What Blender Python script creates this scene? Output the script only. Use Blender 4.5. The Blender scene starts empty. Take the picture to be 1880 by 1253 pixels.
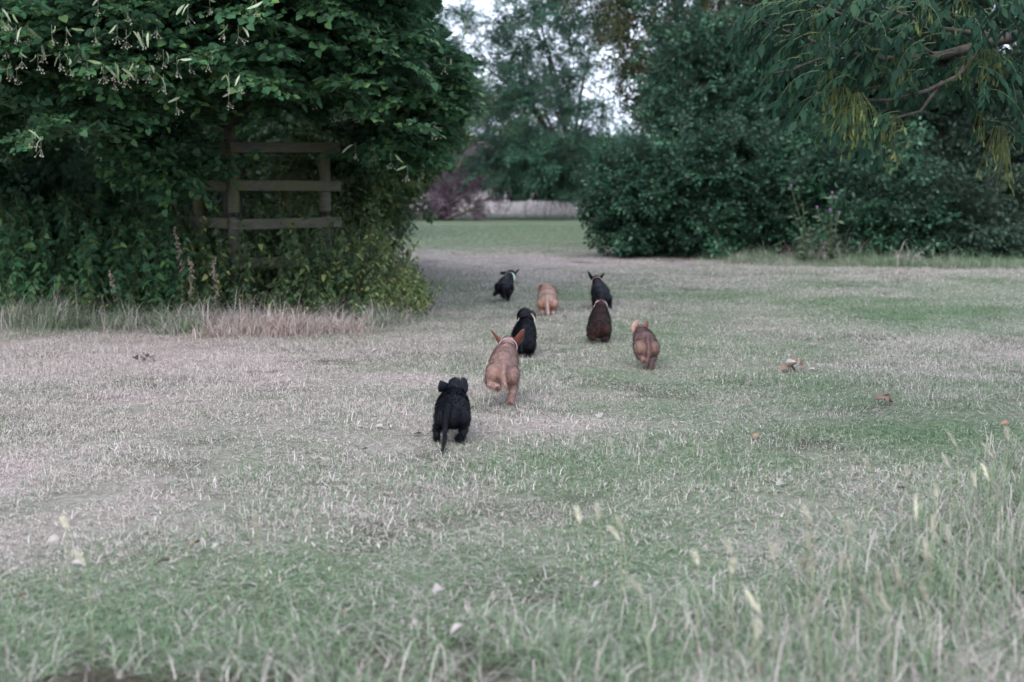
import bpy, math, random
import numpy as np
from mathutils import Vector, Matrix

random.seed(7)
rng = np.random.default_rng(11)
SC = bpy.context.scene
COL = SC.collection
R = math.radians

# ------------------------------------------------------------------ camera, sky, sun, exposure
CAM_H = 1.2
FPX = 2611.0                      # focal length in pixels of the 1880 px wide photograph (50 mm)
PITCH = math.atan((626.5 - 320) / FPX)
cam_d = bpy.data.cameras.new('camera')
cam = bpy.data.objects.new('camera', cam_d)
COL.objects.link(cam)
SC.camera = cam
cam.location = (0, 0, CAM_H)
cam.rotation_euler = (R(90) - PITCH, 0, 0)
cam_d.sensor_width = 36
cam_d.lens = FPX / 1880 * 36
cam_d.clip_start = 0.1
cam_d.clip_end = 1500
cam_d.dof.use_dof = True
cam_d.dof.focus_distance = 7.2
cam_d.dof.aperture_fstop = 2.4
cam_d.dof.aperture_blades = 7

SUN_EL, SUN_ROT = R(48), R(200)
world = bpy.data.worlds.new('World')
SC.world = world
world.use_nodes = True
wn = world.node_tree
bg = wn.nodes['Background']
sky = wn.nodes.new('ShaderNodeTexSky')
sky.sky_type = 'NISHITA'
sky.sun_disc = False
sky.sun_elevation = SUN_EL
sky.sun_rotation = SUN_ROT
sky.dust_density = 3.0
sky.air_density = 1.0
hsv = wn.nodes.new('ShaderNodeHueSaturation')
hsv.inputs['Saturation'].default_value = 0.42
wn.links.new(sky.outputs[0], hsv.inputs['Color'])
cmix = wn.nodes.new('ShaderNodeMix'); cmix.data_type = 'RGBA'
cmix.inputs[0].default_value = 0.55
cmix.inputs[7].default_value = (6.3, 7.3, 9.3, 1)      # even cloud cover
wn.links.new(hsv.outputs[0], cmix.inputs[6])
wn.links.new(cmix.outputs[2], bg.inputs['Color'])
bg.inputs['Strength'].default_value = 0.12

sun_d = bpy.data.lights.new('sun', 'SUN')
sun = bpy.data.objects.new('sun', sun_d)
COL.objects.link(sun)
sun_d.energy = 0.7
sun_d.angle = R(50)
sun_d.color = (1.0, 0.965, 0.95)
# the sky's sun stands at rotation SUN_ROT (clockwise from +Y)
sdir = Vector((math.sin(SUN_ROT) * math.cos(SUN_EL), math.cos(SUN_ROT) * math.cos(SUN_EL), math.sin(SUN_EL)))
sun.rotation_euler = sdir.to_track_quat('Z', 'Y').to_euler()
sun.location = sdir * 60

vs = SC.view_settings
vs.view_transform = 'Standard'
vs.look = 'None'
vs.gamma = 1
vs.use_curve_mapping = False
vs.exposure = 1.55
SC.render.engine = 'CYCLES'
SC.cycles.use_denoising = True
SC.cycles.max_bounces = 8
SC.cycles.transparent_max_bounces = 8

# ------------------------------------------------------------------ helpers
CP, SP = math.cos(PITCH), math.sin(PITCH)


def ray(px, py):
    u, v = (px - 940) / FPX, (626.5 - py) / FPX
    return np.array([u, CP + v * SP, -SP + v * CP])


def at(px, py, Y):
    d = ray(px, py)
    return np.array([0, 0, CAM_H]) + d * (Y / d[1])


def gnd(px, py):
    d = ray(px, py)
    return np.array([0, 0, CAM_H]) + d * (CAM_H / -d[2])


def proj(P):
    """points (n,3) -> px, py, depth"""
    Q = np.asarray(P) - np.array([0, 0, CAM_H])
    f = Q[:, 1] * CP - Q[:, 2] * SP
    u = Q[:, 1] * SP + Q[:, 2] * CP
    f = np.where(np.abs(f) < 1e-6, 1e-6, f)
    return 940 + FPX * Q[:, 0] / f, 626.5 - FPX * u / f, f


def _hash(ix, iy, iz, seed):
    h = (ix.astype(np.int64) * 374761393 + iy.astype(np.int64) * 668265263 + iz.astype(np.int64) * 2147483647 + seed * 974634777) & 0x7fffffff
    h = (h ^ (h >> 13)) * 1274126177 & 0x7fffffff
    return ((h ^ (h >> 16)) & 0xffff) / 65535.0


def vnoise(P, scale, seed=0):
    P = np.asarray(P, float) / scale
    if P.shape[1] == 2:
        P = np.c_[P, np.zeros(len(P))]
    i = np.floor(P).astype(np.int64)
    f = P - i
    f = f * f * (3 - 2 * f)
    r = 0
    for dx in (0, 1):
        for dy in (0, 1):
            for dz in (0, 1):
                w = (f[:, 0] if dx else 1 - f[:, 0]) * (f[:, 1] if dy else 1 - f[:, 1]) * (f[:, 2] if dz else 1 - f[:, 2])
                r = r + w * _hash(i[:, 0] + dx, i[:, 1] + dy, i[:, 2] + dz, seed)
    return r


def fbm(P, scale, seed=0, octs=4):
    a, s, t = 0, 1, 0
    for k in range(octs):
        a = a + s * vnoise(P, scale / 2 ** k, seed + k * 17)
        t += s
        s *= 0.55
    return a / t


def make_mesh(name, V, F, mat, attrs=None, smooth=False, loops=None):
    """F: (n,k) array or list of arrays of different width"""
    me = bpy.data.meshes.new(name)
    V = np.asarray(V, np.float32)
    Fs = F if isinstance(F, list) else [F]
    Fs = [np.asarray(f, np.int32) for f in Fs if len(f)]
    idx = np.concatenate([f.ravel() for f in Fs])
    tot = np.concatenate([np.full(len(f), f.shape[1], np.int32) for f in Fs])
    st = np.concatenate([[0], np.cumsum(tot)[:-1]]).astype(np.int32)
    me.vertices.add(len(V))
    me.vertices.foreach_set('co', V.ravel())
    me.loops.add(len(idx))
    me.loops.foreach_set('vertex_index', idx)
    me.polygons.add(len(tot))
    me.polygons.foreach_set('loop_start', st)
    me.polygons.foreach_set('loop_total', tot)
    if smooth:
        me.polygons.foreach_set('use_smooth', np.ones(len(tot), bool))
    for k, a in (attrs or {}).items():
        at_ = me.attributes.new(k, 'FLOAT', 'POINT')
        at_.data.foreach_set('value', np.asarray(a, np.float32))
    me.update(calc_edges=True)
    for m in (mat if isinstance(mat, list) else [mat]):
        me.materials.append(m)
    return me


def link(name, me, parent=None, loc=None):
    o = bpy.data.objects.new(name, me)
    COL.objects.link(o)
    if parent is not None:
        o.parent = parent
        if loc is None and me is not None:
            o.location = -Vector(parent['_base']) if '_base' in parent.keys() else (0, 0, 0)
    if loc is not None:
        o.location = loc
    return o


def thing(name, label, cat, loc=(0, 0, 0), group=None):
    o = bpy.data.objects.new(name, None)
    COL.objects.link(o)
    o.location = [float(c) for c in loc]
    o.empty_display_size = 0.1
    o['label'] = label
    o['category'] = cat
    o['_base'] = [float(c) for c in loc]
    if group:
        o['group'] = group
    return o


def tag(o, label=None, cat=None, group=None, kind=None):
    if label: o['label'] = label
    if cat: o['category'] = cat
    if group: o['group'] = group
    if kind: o['kind'] = kind
    return o


class Buf:
    """collects vertices and faces; everything in world coordinates"""
    def __init__(s):
        s.V, s.T, s.Q, s.A, s.n = [], [], [], [], 0

    def add(s, V, T=None, Q=None, a=0.5):
        V = np.asarray(V, float)
        s.V.append(V)
        if T is not None and len(T): s.T.append(np.asarray(T, int) + s.n)
        if Q is not None and len(Q): s.Q.append(np.asarray(Q, int) + s.n)
        s.A.append(np.full(len(V), a) if np.isscalar(a) else np.asarray(a))
        s.n += len(V)

    def tube(s, pts, rad, sides=6, a=0.5, cap=True):
        pts = np.asarray(pts, float)
        n = len(pts)
        rad = np.full(n, rad) if np.isscalar(rad) else np.asarray(rad, float)
        tg = np.gradient(pts, axis=0)
        tg /= np.linalg.norm(tg, axis=1)[:, None] + 1e-9
        ref = np.array([0, 0, 1.0]) if abs(tg[0, 2]) < .8 else np.array([1.0, 0, 0])
        rings = []
        u = np.cross(tg[0], ref); u /= np.linalg.norm(u)
        for i in range(n):
            u = u - tg[i] * u.dot(tg[i]); u /= np.linalg.norm(u) + 1e-9
            w = np.cross(tg[i], u)
            th = np.arange(sides) / sides * 2 * math.pi
            rings.append(pts[i] + rad[i] * (np.cos(th)[:, None] * u + np.sin(th)[:, None] * w))
        V = np.concatenate(rings)
        Q = []
        for i in range(n - 1):
            for k in range(sides):
                k2 = (k + 1) % sides
                Q.append((i * sides + k, i * sides + k2, (i + 1) * sides + k2, (i + 1) * sides + k))
        T = []
        if cap:
            V = np.concatenate([V, pts[:1], pts[-1:]])
            c0, c1 = n * sides, n * sides + 1
            for k in range(sides):
                T.append((c0, (k + 1) % sides, k))
                T.append((c1, (n - 1) * sides + k, (n - 1) * sides + (k + 1) % sides))
        s.add(V, T, Q, a)

    def box(s, c, dx, dy, dz, ax=(1, 0, 0), ay=(0, 1, 0), az=(0, 0, 1), a=0.5, bev=0.0):
        c = np.asarray(c, float); ax, ay, az = [np.asarray(q, float) for q in (ax, ay, az)]
        V = []
        for sz in (-1, 1):
            for sx, sy in ((-1, -1), (1, -1), (1, 1), (-1, 1)):
                V.append(c + ax * dx / 2 * sx + ay * dy / 2 * sy + az * dz / 2 * sz)
        Q = [(3, 2, 1, 0), (4, 5, 6, 7), (0, 1, 5, 4), (1, 2, 6, 5), (2, 3, 7, 6), (3, 0, 4, 7)]
        s.add(V, None, Q, a)

    def blob(s, c, r, seg=10, ring=7, a=0.5, M=None):
        V = [(0, 0, -1)]
        for i in range(1, ring):
            ph = math.pi * i / ring - math.pi / 2
            for k in range(seg):
                th = 2 * math.pi * k / seg
                V.append((math.cos(ph) * math.cos(th), math.cos(ph) * math.sin(th), math.sin(ph)))
        V.append((0, 0, 1))
        V = np.array(V) * (np.asarray(r) if not np.isscalar(r) else r)
        if M is not None: V = V @ np.asarray(M).T
        V = V + np.asarray(c)
        T, Q = [], []
        for k in range(seg):
            k2 = (k + 1) % seg
            T.append((0, 1 + k2, 1 + k))
            b = 1 + (ring - 2) * seg
            T.append((len(V) - 1, b + k, b + k2))
            for i in range(ring - 2):
                Q.append((1 + i * seg + k, 1 + i * seg + k2, 1 + (i + 1) * seg + k2, 1 + (i + 1) * seg + k))
        s.add(V, T, Q, a)

    def mesh(s, name, mat, smooth=False):
        F = []
        if s.T: F.append(np.concatenate(s.T))
        if s.Q: F.append(np.concatenate(s.Q))
        return make_mesh(name, np.concatenate(s.V), F, mat, {'rnd': np.concatenate(s.A)}, smooth)

    def obj(s, name, mat, parent=None, smooth=False):
        return link(name, s.mesh(name, mat, smooth), parent)


def rot_z(a):
    c, s_ = np.cos(a), np.sin(a)
    M = np.zeros(np.shape(a) + (3, 3))
    M[..., 0, 0] = c; M[..., 0, 1] = -s_; M[..., 1, 0] = s_; M[..., 1, 1] = c; M[..., 2, 2] = 1
    return M


def rot_x(a):
    c, s_ = np.cos(a), np.sin(a)
    M = np.zeros(np.shape(a) + (3, 3))
    M[..., 1, 1] = c; M[..., 1, 2] = -s_; M[..., 2, 1] = s_; M[..., 2, 2] = c; M[..., 0, 0] = 1
    return M


def rot_y(a):
    c, s_ = np.cos(a), np.sin(a)
    M = np.zeros(np.shape(a) + (3, 3))
    M[..., 0, 0] = c; M[..., 0, 2] = s_; M[..., 2, 0] = -s_; M[..., 2, 2] = c; M[..., 1, 1] = 1
    return M


# leaf shapes: base at origin, tip at +Y, upper side +Z -----------------------------------------
def leaf_shape(half, fold=0.16, curl=0.18, mid=(0.0, 0.5, 1.0)):
    """half: right outline points (x,y) between base and tip; returns V, T"""
    V = [(0, m, -curl * m * m) for m in mid]
    nm = len(mid)
    rt = [(x, y, fold * x - curl * y * y) for x, y in half]
    lf = [(-x, y, fold * x - curl * y * y) for x, y in half]
    V += rt + lf
    nh = len(half)
    T = []
    for side in (0, 1):
        o = nm + side * nh
        chain = [0] + [o + k for k in range(nh)] + [nm - 1]
        ys = [V[c][1] for c in chain]
        # fan to nearest midrib vertex
        m = 0
        for k in range(len(chain) - 1):
            while m < nm - 1 and k > 0 and ys[k] > (mid[m] + mid[m + 1]) / 2:
                T.append((m, m + 1, chain[k]) if side else (m + 1, m, chain[k]))
                m += 1
            a, b = chain[k], chain[k + 1]
            if len({m, a, b}) == 3:
                T.append((m, b, a) if side else (m, a, b))
        while m < nm - 2:
            T.append((m, m + 1, chain[-2])); m += 1
    return np.array(V, float), np.array([t for t in T if len(set(t)) == 3])


LIME = leaf_shape([(.30, -.10), (.49, .16), (.44, .48), (.22, .78)])
OVAL = leaf_shape([(.24, .22), (.27, .6)], mid=(0., 1.))
LANCE = leaf_shape([(.15, .18), (.20, .45), (.12, .76)], curl=.25)
NETTLE = leaf_shape([(.26, .1), (.28, .4), (.12, .8)], curl=.35, fold=.25)


def rnd_basis(dirs, up_j=0.35, roll_j=0.5):
    """orthonormal bases whose Y is dirs and Z is near world up"""
    n = len(dirs)
    y = dirs / (np.linalg.norm(dirs, axis=1)[:, None] + 1e-9)
    up = np.array([0, 0, 1.0]) + rng.normal(0, up_j, (n, 3))
    x = np.cross(y, up); x /= np.linalg.norm(x, axis=1)[:, None] + 1e-9
    z = np.cross(x, y)
    a = rng.normal(0, roll_j, n)
    x2 = x * np.cos(a)[:, None] + z * np.sin(a)[:, None]
    z2 = np.cross(x2, y)
    return np.stack([x2, y, z2], axis=2)


def put(shape, P, B, S, rnd=None):
    """instances of a shape: returns V, T, rnd per vertex"""
    V0, T0 = shape
    n, k = len(P), len(V0)
    V = np.einsum('nij,kj->nki', B, V0) * S[:, None, None] + P[:, None, :]
    T = (T0[None] + (np.arange(n) * k)[:, None, None]).reshape(-1, T0.shape[1])
    if rnd is None: rnd = rng.random(n)
    return V.reshape(-1, 3), T, np.repeat(rnd, k)


def curve(p0, d0, L, n, droop, wob=0.1):
    pts = [np.array(p0, float)]
    d = np.array(d0, float); d /= np.linalg.norm(d)
    for i in range(n):
        pts.append(pts[-1] + d * L / n)
        d = d + np.array([0, 0, -droop / n]) + rng.normal(0, wob / n ** .5, 3)
        d /= np.linalg.norm(d)
    return np.array(pts)


def spray_proto(L=.55, nside=6, per=6, leaf=.065, droop=.7, hang=.5, tw=.003, side_ang=.8):
    """one leafy twig along +Y: leaf positions, bases, sizes, and twig geometry"""
    tb = Buf()
    main = curve((0, 0, 0), (0, 1, .12), L, 6, droop)
    tb.tube(main, np.linspace(tw, tw * .4, 7), 3, cap=False)
    P, D = [], []
    segs = [(main, per + 2)]
    for k in range(nside):
        t = .15 + .75 * k / nside
        i = int(t * 6)
        p = main[i] + (main[i + 1] - main[i]) * (t * 6 - i)
        sgn = 1 if k % 2 else -1
        a = sgn * (side_ang + rng.normal(0, .15))
        q = curve(p, (math.sin(a), math.cos(a), .1 + rng.normal(0, .15)), L * (.55 - .3 * t) * rng.uniform(.8, 1.2), 4, droop)
        tb.tube(q, np.linspace(tw * .6, tw * .25, 5), 3, cap=False)
        segs.append((q, per))
    for q, n in segs:
        for j in range(n):
            t = (j + .6) / n * (len(q) - 1.001)
            i = int(t)
            p = q[i] + (q[i + 1] - q[i]) * (t - i)
            tg = q[i + 1] - q[i]; tg = tg / np.linalg.norm(tg)
            sd = np.cross(tg, (0, 0, 1)) * (1 if j % 2 else -1)
            d = tg * .55 + sd * (.75 if j < n - 1 else 0) + np.array([0, 0, -hang]) + rng.normal(0, .25, 3)
            d /= np.linalg.norm(d)
            P.append(p + d * leaf * .35); D.append(d)
    P, D = np.array(P), np.array(D)
    B = rnd_basis(D, .3, .45)
    S = leaf * rng.uniform(.7, 1.2, len(P))
    tV = np.concatenate(tb.V); tQ = np.concatenate(tb.Q)
    return P, B, S, tV, tQ


def place_sprays(protos, P, yaw, pitch, scale, shape, roll=.25):
    """returns leaf arrays (P,B,S) and twig V,Q"""
    n = len(P)
    which = rng.integers(0, len(protos), n)
    LP, LB, LS, TV, TQ, off = [], [], [], [], [], 0
    M = rot_z(yaw) @ rot_x(pitch) @ rot_y(rng.normal(0, roll, n))
    for k, pr in enumerate(protos):
        sel = np.where(which == k)[0]
        if not len(sel): continue
        Mk, Pk, sk = M[sel], P[sel], scale[sel]
        LP.append((np.einsum('nij,kj->nki', Mk, pr[0]) * sk[:, None, None] + Pk[:, None]).reshape(-1, 3))
        LB.append(np.einsum('nij,kjl->nkil', Mk, pr[1]).reshape(-1, 3, 3))
        LS.append((sk[:, None] * pr[2][None]).ravel())
        tv = (np.einsum('nij,kj->nki', Mk, pr[3]) * sk[:, None, None] + Pk[:, None]).reshape(-1, 3)
        tq = (pr[4][None] + (np.arange(len(sel)) * len(pr[3]))[:, None, None]).reshape(-1, 4) + off
        off += len(tv)
        TV.append(tv); TQ.append(tq)
    return np.concatenate(LP), np.concatenate(LB), np.concatenate(LS), np.concatenate(TV), np.concatenate(TQ)


# ------------------------------------------------------------------ materials
def nodes_of(name):
    m = bpy.data.materials.new(name)
    m.use_nodes = True
    nt = m.node_tree
    b = nt.nodes['Principled BSDF']
    return m, nt, b


def N(nt, typ, **kw):
    n = nt.nodes.new(typ)
    for k, v in kw.items():
        if k.startswith('in_'):
            n.inputs[int(k[3:]) if k[3:].isdigit() else k[3:]].default_value = v
        else:
            setattr(n, k, v)
    return n


def ramp(nt, fac, stops):
    r = nt.nodes.new('ShaderNodeValToRGB')
    e = r.color_ramp.elements
    while len(e) < len(stops): e.new(.5)
    for k, (p, c) in enumerate(stops):
        e[k].position = p
        e[k].color = (*c, 1)
    nt.links.new(fac, r.inputs[0])
    return r.outputs[0]


def mix(nt, f, a, b):
    m = nt.nodes.new('ShaderNodeMix'); m.data_type = 'RGBA'
    for i, v in ((0, f), (6, a), (7, b)):
        if hasattr(v, 'is_output'): nt.links.new(v, m.inputs[i])
        else: m.inputs[i].default_value = v if i == 0 else (*v, 1)
    return m.outputs[2]


def mat_leaf(name, stops, under=None, rough=.5, trans=.25, big=.6, spec=.2, gain=.62):
    m, nt, b = nodes_of(name)
    a = N(nt, 'ShaderNodeAttribute', attribute_name='rnd')
    stops = [(p_, tuple(v * gain for v in c_)) for p_, c_ in stops]
    if under: under = tuple(v * gain for v in under)
    col = ramp(nt, a.outputs['Fac'], stops)
    geo = N(nt, 'ShaderNodeNewGeometry')
    # clump to clump variation of the leaf colour
    ns = N(nt, 'ShaderNodeTexNoise'); ns.inputs['Scale'].default_value = 1 / big
    nt.links.new(geo.outputs['Position'], ns.inputs['Vector'])
    hv = N(nt, 'ShaderNodeHueSaturation')
    mr = N(nt, 'ShaderNodeMapRange'); mr.inputs[1].default_value = .3; mr.inputs[2].default_value = .7
    mr.inputs[3].default_value = .6; mr.inputs[4].default_value = 1.5
    nt.links.new(ns.outputs['Fac'], mr.inputs[0])
    nt.links.new(mr.outputs[0], hv.inputs['Value'])
    nt.links.new(col, hv.inputs['Color'])
    col = hv.outputs[0]
    if under:
        col = mix(nt, geo.outputs['Backfacing'], col, under)
    nt.links.new(col, b.inputs['Base Color'])
    b.inputs['Roughness'].default_value = rough
    b.inputs['Specular IOR Level'].default_value = spec
    tr = N(nt, 'ShaderNodeBsdfTranslucent')
    nt.links.new(col, tr.inputs['Color'])
    mx = N(nt, 'ShaderNodeMixShader'); mx.inputs[0].default_value = trans
    nt.links.new(b.outputs[0], mx.inputs[1]); nt.links.new(tr.outputs[0], mx.inputs[2])
    out = nt.nodes['Material Output']
    nt.links.new(mx.outputs[0], out.inputs[0])
    return m


def mat_noise(name, stops, scale=20, rough=.8, stretch=(1, 1, 1), bump=.3, coord='Object', detail=5, dist=.01, spec=.3):
    m, nt, b = nodes_of(name)
    tc = N(nt, 'ShaderNodeTexCoord')
    mp = N(nt, 'ShaderNodeMapping'); mp.inputs['Scale'].default_value = stretch
    nt.links.new(tc.outputs[coord], mp.inputs[0])
    ns = N(nt, 'ShaderNodeTexNoise'); ns.inputs['Scale'].default_value = scale; ns.inputs['Detail'].default_value = detail
    nt.links.new(mp.outputs[0], ns.inputs['Vector'])
    nt.links.new(ramp(nt, ns.outputs['Fac'], stops), b.inputs['Base Color'])
    b.inputs['Roughness'].default_value = rough
    b.inputs['Specular IOR Level'].default_value = spec
    if bump:
        bp = N(nt, 'ShaderNodeBump'); bp.inputs['Strength'].default_value = bump; bp.inputs['Distance'].default_value = dist
        nt.links.new(ns.outputs['Fac'], bp.inputs['Height'])
        nt.links.new(bp.outputs[0], b.inputs['Normal'])
    return m


GREEN_A, GREEN_B, GREEN_C = (.062, .108, .055), (.125, .198, .10), (.25, .33, .19)
STRAW_A, STRAW_B, STRAW_C = (.25, .20, .175), (.46, .395, .37), (.67, .60, .565)


def mat_grass(name, source='INSTANCER', straw=(STRAW_A, STRAW_B, STRAW_C)):
    """each blade is green or straw with the odds of the patch it grows in"""
    m, nt, b = nodes_of(name)
    r = N(nt, 'ShaderNodeAttribute', attribute_name='rnd')
    r2 = N(nt, 'ShaderNodeAttribute', attribute_name='rnd2')
    dr = N(nt, 'ShaderNodeAttribute', attribute_name='dry', attribute_type=source)
    g = ramp(nt, r2.outputs['Fac'], [(0, GREEN_A), (.5, GREEN_B), (1, GREEN_C)])
    s = ramp(nt, r2.outputs['Fac'], [(0, straw[0]), (.45, straw[1]), (1, straw[2])])
    sub = N(nt, 'ShaderNodeMath', operation='SUBTRACT')
    nt.links.new(dr.outputs['Fac'], sub.inputs[0]); nt.links.new(r.outputs['Fac'], sub.inputs[1])
    mr = N(nt, 'ShaderNodeMapRange'); mr.inputs[1].default_value = -.12; mr.inputs[2].default_value = .12
    nt.links.new(sub.outputs[0], mr.inputs[0])
    col = mix(nt, mr.outputs[0], g, s)
    nt.links.new(col, b.inputs['Base Color'])
    b.inputs['Roughness'].default_value = .55
    b.inputs['Specular IOR Level'].default_value = .3
    tr = N(nt, 'ShaderNodeBsdfTranslucent'); nt.links.new(col, tr.inputs['Color'])
    mx = N(nt, 'ShaderNodeMixShader'); mx.inputs[0].default_value = .25
    nt.links.new(b.outputs[0], mx.inputs[1]); nt.links.new(tr.outputs[0], mx.inputs[2])
    nt.links.new(mx.outputs[0], nt.nodes['Material Output'].inputs[0])
    return m


M_grass = mat_grass('grass_blades')
M_grass_geo = mat_grass('grass_blades_loose', 'GEOMETRY')
M_grass_pink = mat_grass('bleached_straw', 'GEOMETRY', ((.22, .15, .13), (.46, .36, .325), (.68, .58, .535)))
M_lime = mat_leaf('lime_leaf', [(0, (.026, .078, .034)), (.5, (.042, .112, .048)), (.88, (.07, .145, .05)), (1, (.12, .20, .06))], under=(.07, .15, .085), rough=.55, big=.5, gain=.95)
M_shrub = mat_leaf('shrub_leaf', [(0, (.014, .064, .032)), (.72, (.034, .118, .060)), (.85, (.085, .21, .12)), (1, (.18, .35, .20))], under=(.08, .16, .11), rough=.5, big=.8)  # pale upper stops paint highlights onto some of the leaves
M_shrub2 = mat_leaf('hedge_leaf', [(0, (.022, .060, .036)), (.75, (.042, .095, .055)), (.88, (.09, .16, .10)), (1, (.16, .26, .16))], under=(.07, .12, .09), rough=.5, big=.9, gain=.46)  # brightest stops are painted leaf highlights, as on the shrubs
M_far = mat_leaf('far_leaf', [(0, (.022, .088, .052)), (.6, (.040, .132, .078)), (1, (.10, .22, .13))], under=(.08, .16, .12), rough=.6, big=1.2)
M_pale = mat_leaf('pale_leaf', [(0, (.09, .17, .08)), (.6, (.14, .24, .12)), (1, (.24, .34, .18))], rough=.5, big=.8, trans=.35)
M_warm = mat_leaf('warm_leaf', [(0, (.05, .075, .035)), (.6, (.085, .115, .05)), (.93, (.12, .14, .06)), (1, (.24, .12, .06))], rough=.5, big=.7)
M_purple = mat_leaf('purple_leaf', [(0, (.062, .038, .058)), (.6, (.10, .062, .092)), (1, (.18, .125, .165))], rough=.5, big=.6, trans=.3, gain=1.25)
M_ash = mat_leaf('ash_leaf', [(0, (.016, .064, .040)), (.5, (.028, .092, .052)), (.9, (.045, .125, .065)), (1, (.08, .16, .07))], under=(.05, .12, .075), rough=.55, big=.4, gain=.42, spec=.1)
M_nettle = mat_leaf('undergrowth_leaf', [(0, (.035, .075, .032)), (.6, (.065, .115, .045)), (.93, (.12, .17, .06)), (1, (.30, .33, .10))], under=(.10, .15, .08), rough=.55, big=.35, gain=.9)
M_nettle2 = mat_leaf('yellowing_leaf', [(0, (.08, .13, .05)), (.6, (.14, .19, .07)), (.93, (.24, .25, .10)), (1, (.34, .30, .12))], rough=.55, big=.35, gain=1.0)
M_keys = mat_leaf('ash_keys', [(0, (.09, .125, .035)), (.6, (.14, .175, .055)), (1, (.24, .27, .11))], rough=.5, big=.3, gain=.6)
M_bract = mat_leaf('lime_bract', [(0, (.22, .30, .14)), (1, (.52, .58, .40))], rough=.5, big=.3, trans=.35, gain=.85)
M_fruit = mat_leaf('lime_fruit', [(0, (.30, .30, .20)), (1, (.45, .42, .33))], rough=.6, big=.3, trans=0.02, gain=.65)
M_barley = mat_leaf('barley_head', [(0, (.42, .42, .30)), (1, (.70, .65, .54))], rough=.6, big=.3, trans=.3, gain=1.0)
M_bark = mat_noise('bark', [(.3, (.030, .026, .022)), (.7, (.085, .075, .062))], scale=9, stretch=(4, 4, .6), bump=.8, dist=.02)
M_twig = mat_noise('twig_bark', [(.3, (.045, .04, .028)), (.7, (.09, .08, .055))], scale=30, bump=0)
M_gtwig = mat_noise('green_stem', [(.3, (.07, .10, .04)), (.7, (.13, .15, .07))], scale=30, bump=0)
M_drystem = mat_noise('dry_stem', [(.3, (.16, .12, .09)), (.7, (.36, .29, .23))], scale=30, bump=0)
M_stalk = mat_noise('grass_stalk', [(.3, (.20, .24, .13)), (.7, (.36, .34, .22))], scale=20, bump=0)


def mat_wood():
    m, nt, b = nodes_of('weathered_timber')
    tc = N(nt, 'ShaderNodeTexCoord')
    at_ = N(nt, 'ShaderNodeAttribute', attribute_name='rnd')
    n1 = N(nt, 'ShaderNodeTexNoise'); n1.inputs['Scale'].default_value = 14; n1.inputs['Detail'].default_value = 6
    mp = N(nt, 'ShaderNodeMapping'); mp.inputs['Scale'].default_value = (1, 1, 9)
    geo = N(nt, 'ShaderNodeNewGeometry')
    nt.links.new(geo.outputs['Position'], mp.inputs[0]); nt.links.new(mp.outputs[0], n1.inputs['Vector'])
    c1 = ramp(nt, n1.outputs['Fac'], [(.3, (.040, .040, .030)), (.7, (.115, .108, .085))])
    n2 = N(nt, 'ShaderNodeTexNoise'); n2.inputs['Scale'].default_value = 5; n2.inputs['Detail'].default_value = 4
    nt.links.new(geo.outputs['Position'], n2.inputs['Vector'])
    f2 = N(nt, 'ShaderNodeMapRange'); f2.inputs[1].default_value = .45; f2.inputs[2].default_value = .62
    nt.links.new(n2.outputs['Fac'], f2.inputs[0])
    mul = N(nt, 'ShaderNodeMath', operation='MULTIPLY'); nt.links.new(f2.outputs[0], mul.inputs[0]); nt.links.new(at_.outputs['Fac'], mul.inputs[1])
    col = mix(nt, mul.outputs[0], c1, (.085, .09, .03))      # algae
    nt.links.new(col, b.inputs['Base Color'])
    b.inputs['Roughness'].default_value = .85
    bp = N(nt, 'ShaderNodeBump'); bp.inputs['Strength'].default_value = .6; bp.inputs['Distance'].default_value = .006
    nt.links.new(n1.outputs['Fac'], bp.inputs['Height']); nt.links.new(bp.outputs[0], b.inputs['Normal'])
    return m


M_wood = mat_wood()
M_rubber = mat_noise('black_strap', [(.3, (.008, .008, .009)), (.7, (.02, .02, .02))], scale=40, bump=.1, rough=.5)

# ------------------------------------------------------------------ ground: where the turf is dry
BLOBS = [  # px, py of the patch centre on the ground, half widths in metres, change of dryness
    (250, 760, 1.7, 2.2, .34), (120, 930, .9, .8, .30), (620, 850, 1.2, .5, .05), (120, 660, 1.6, 1.2, .30), (500, 690, 1.6, .9, .22),
    (900, 870, 1.0, .45, -.24), (1250, 700, .9, .9, -.13), (1500, 700, 1.4, 1.6, -.18), (1700, 560, 2.5, 2.6, -.14),
    (1150, 830, .8, .45, -.18), (800, 640, 1.2, .9, .10), (1080, 500, 5, 2.2, .22), (900, 1180, 2.4, .62, -.10), (1500, 930, .6, .35, .22),
    (300, 1180, 1.4, .55, -.16), (1600, 1150, 1.3, .7, -.18), (1150, 555, .7, .8, -.16), (1000, 690, 1.0, .6, .04), (1750, 800, .9, .9, -.22), (1850, 1000, .5, .7, -.3),  # last patch: greener turf colour standing in for shade in the right corner
]
BL = [(gnd(a, b), c, d, e) for a, b, c, d, e in BLOBS]


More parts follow.
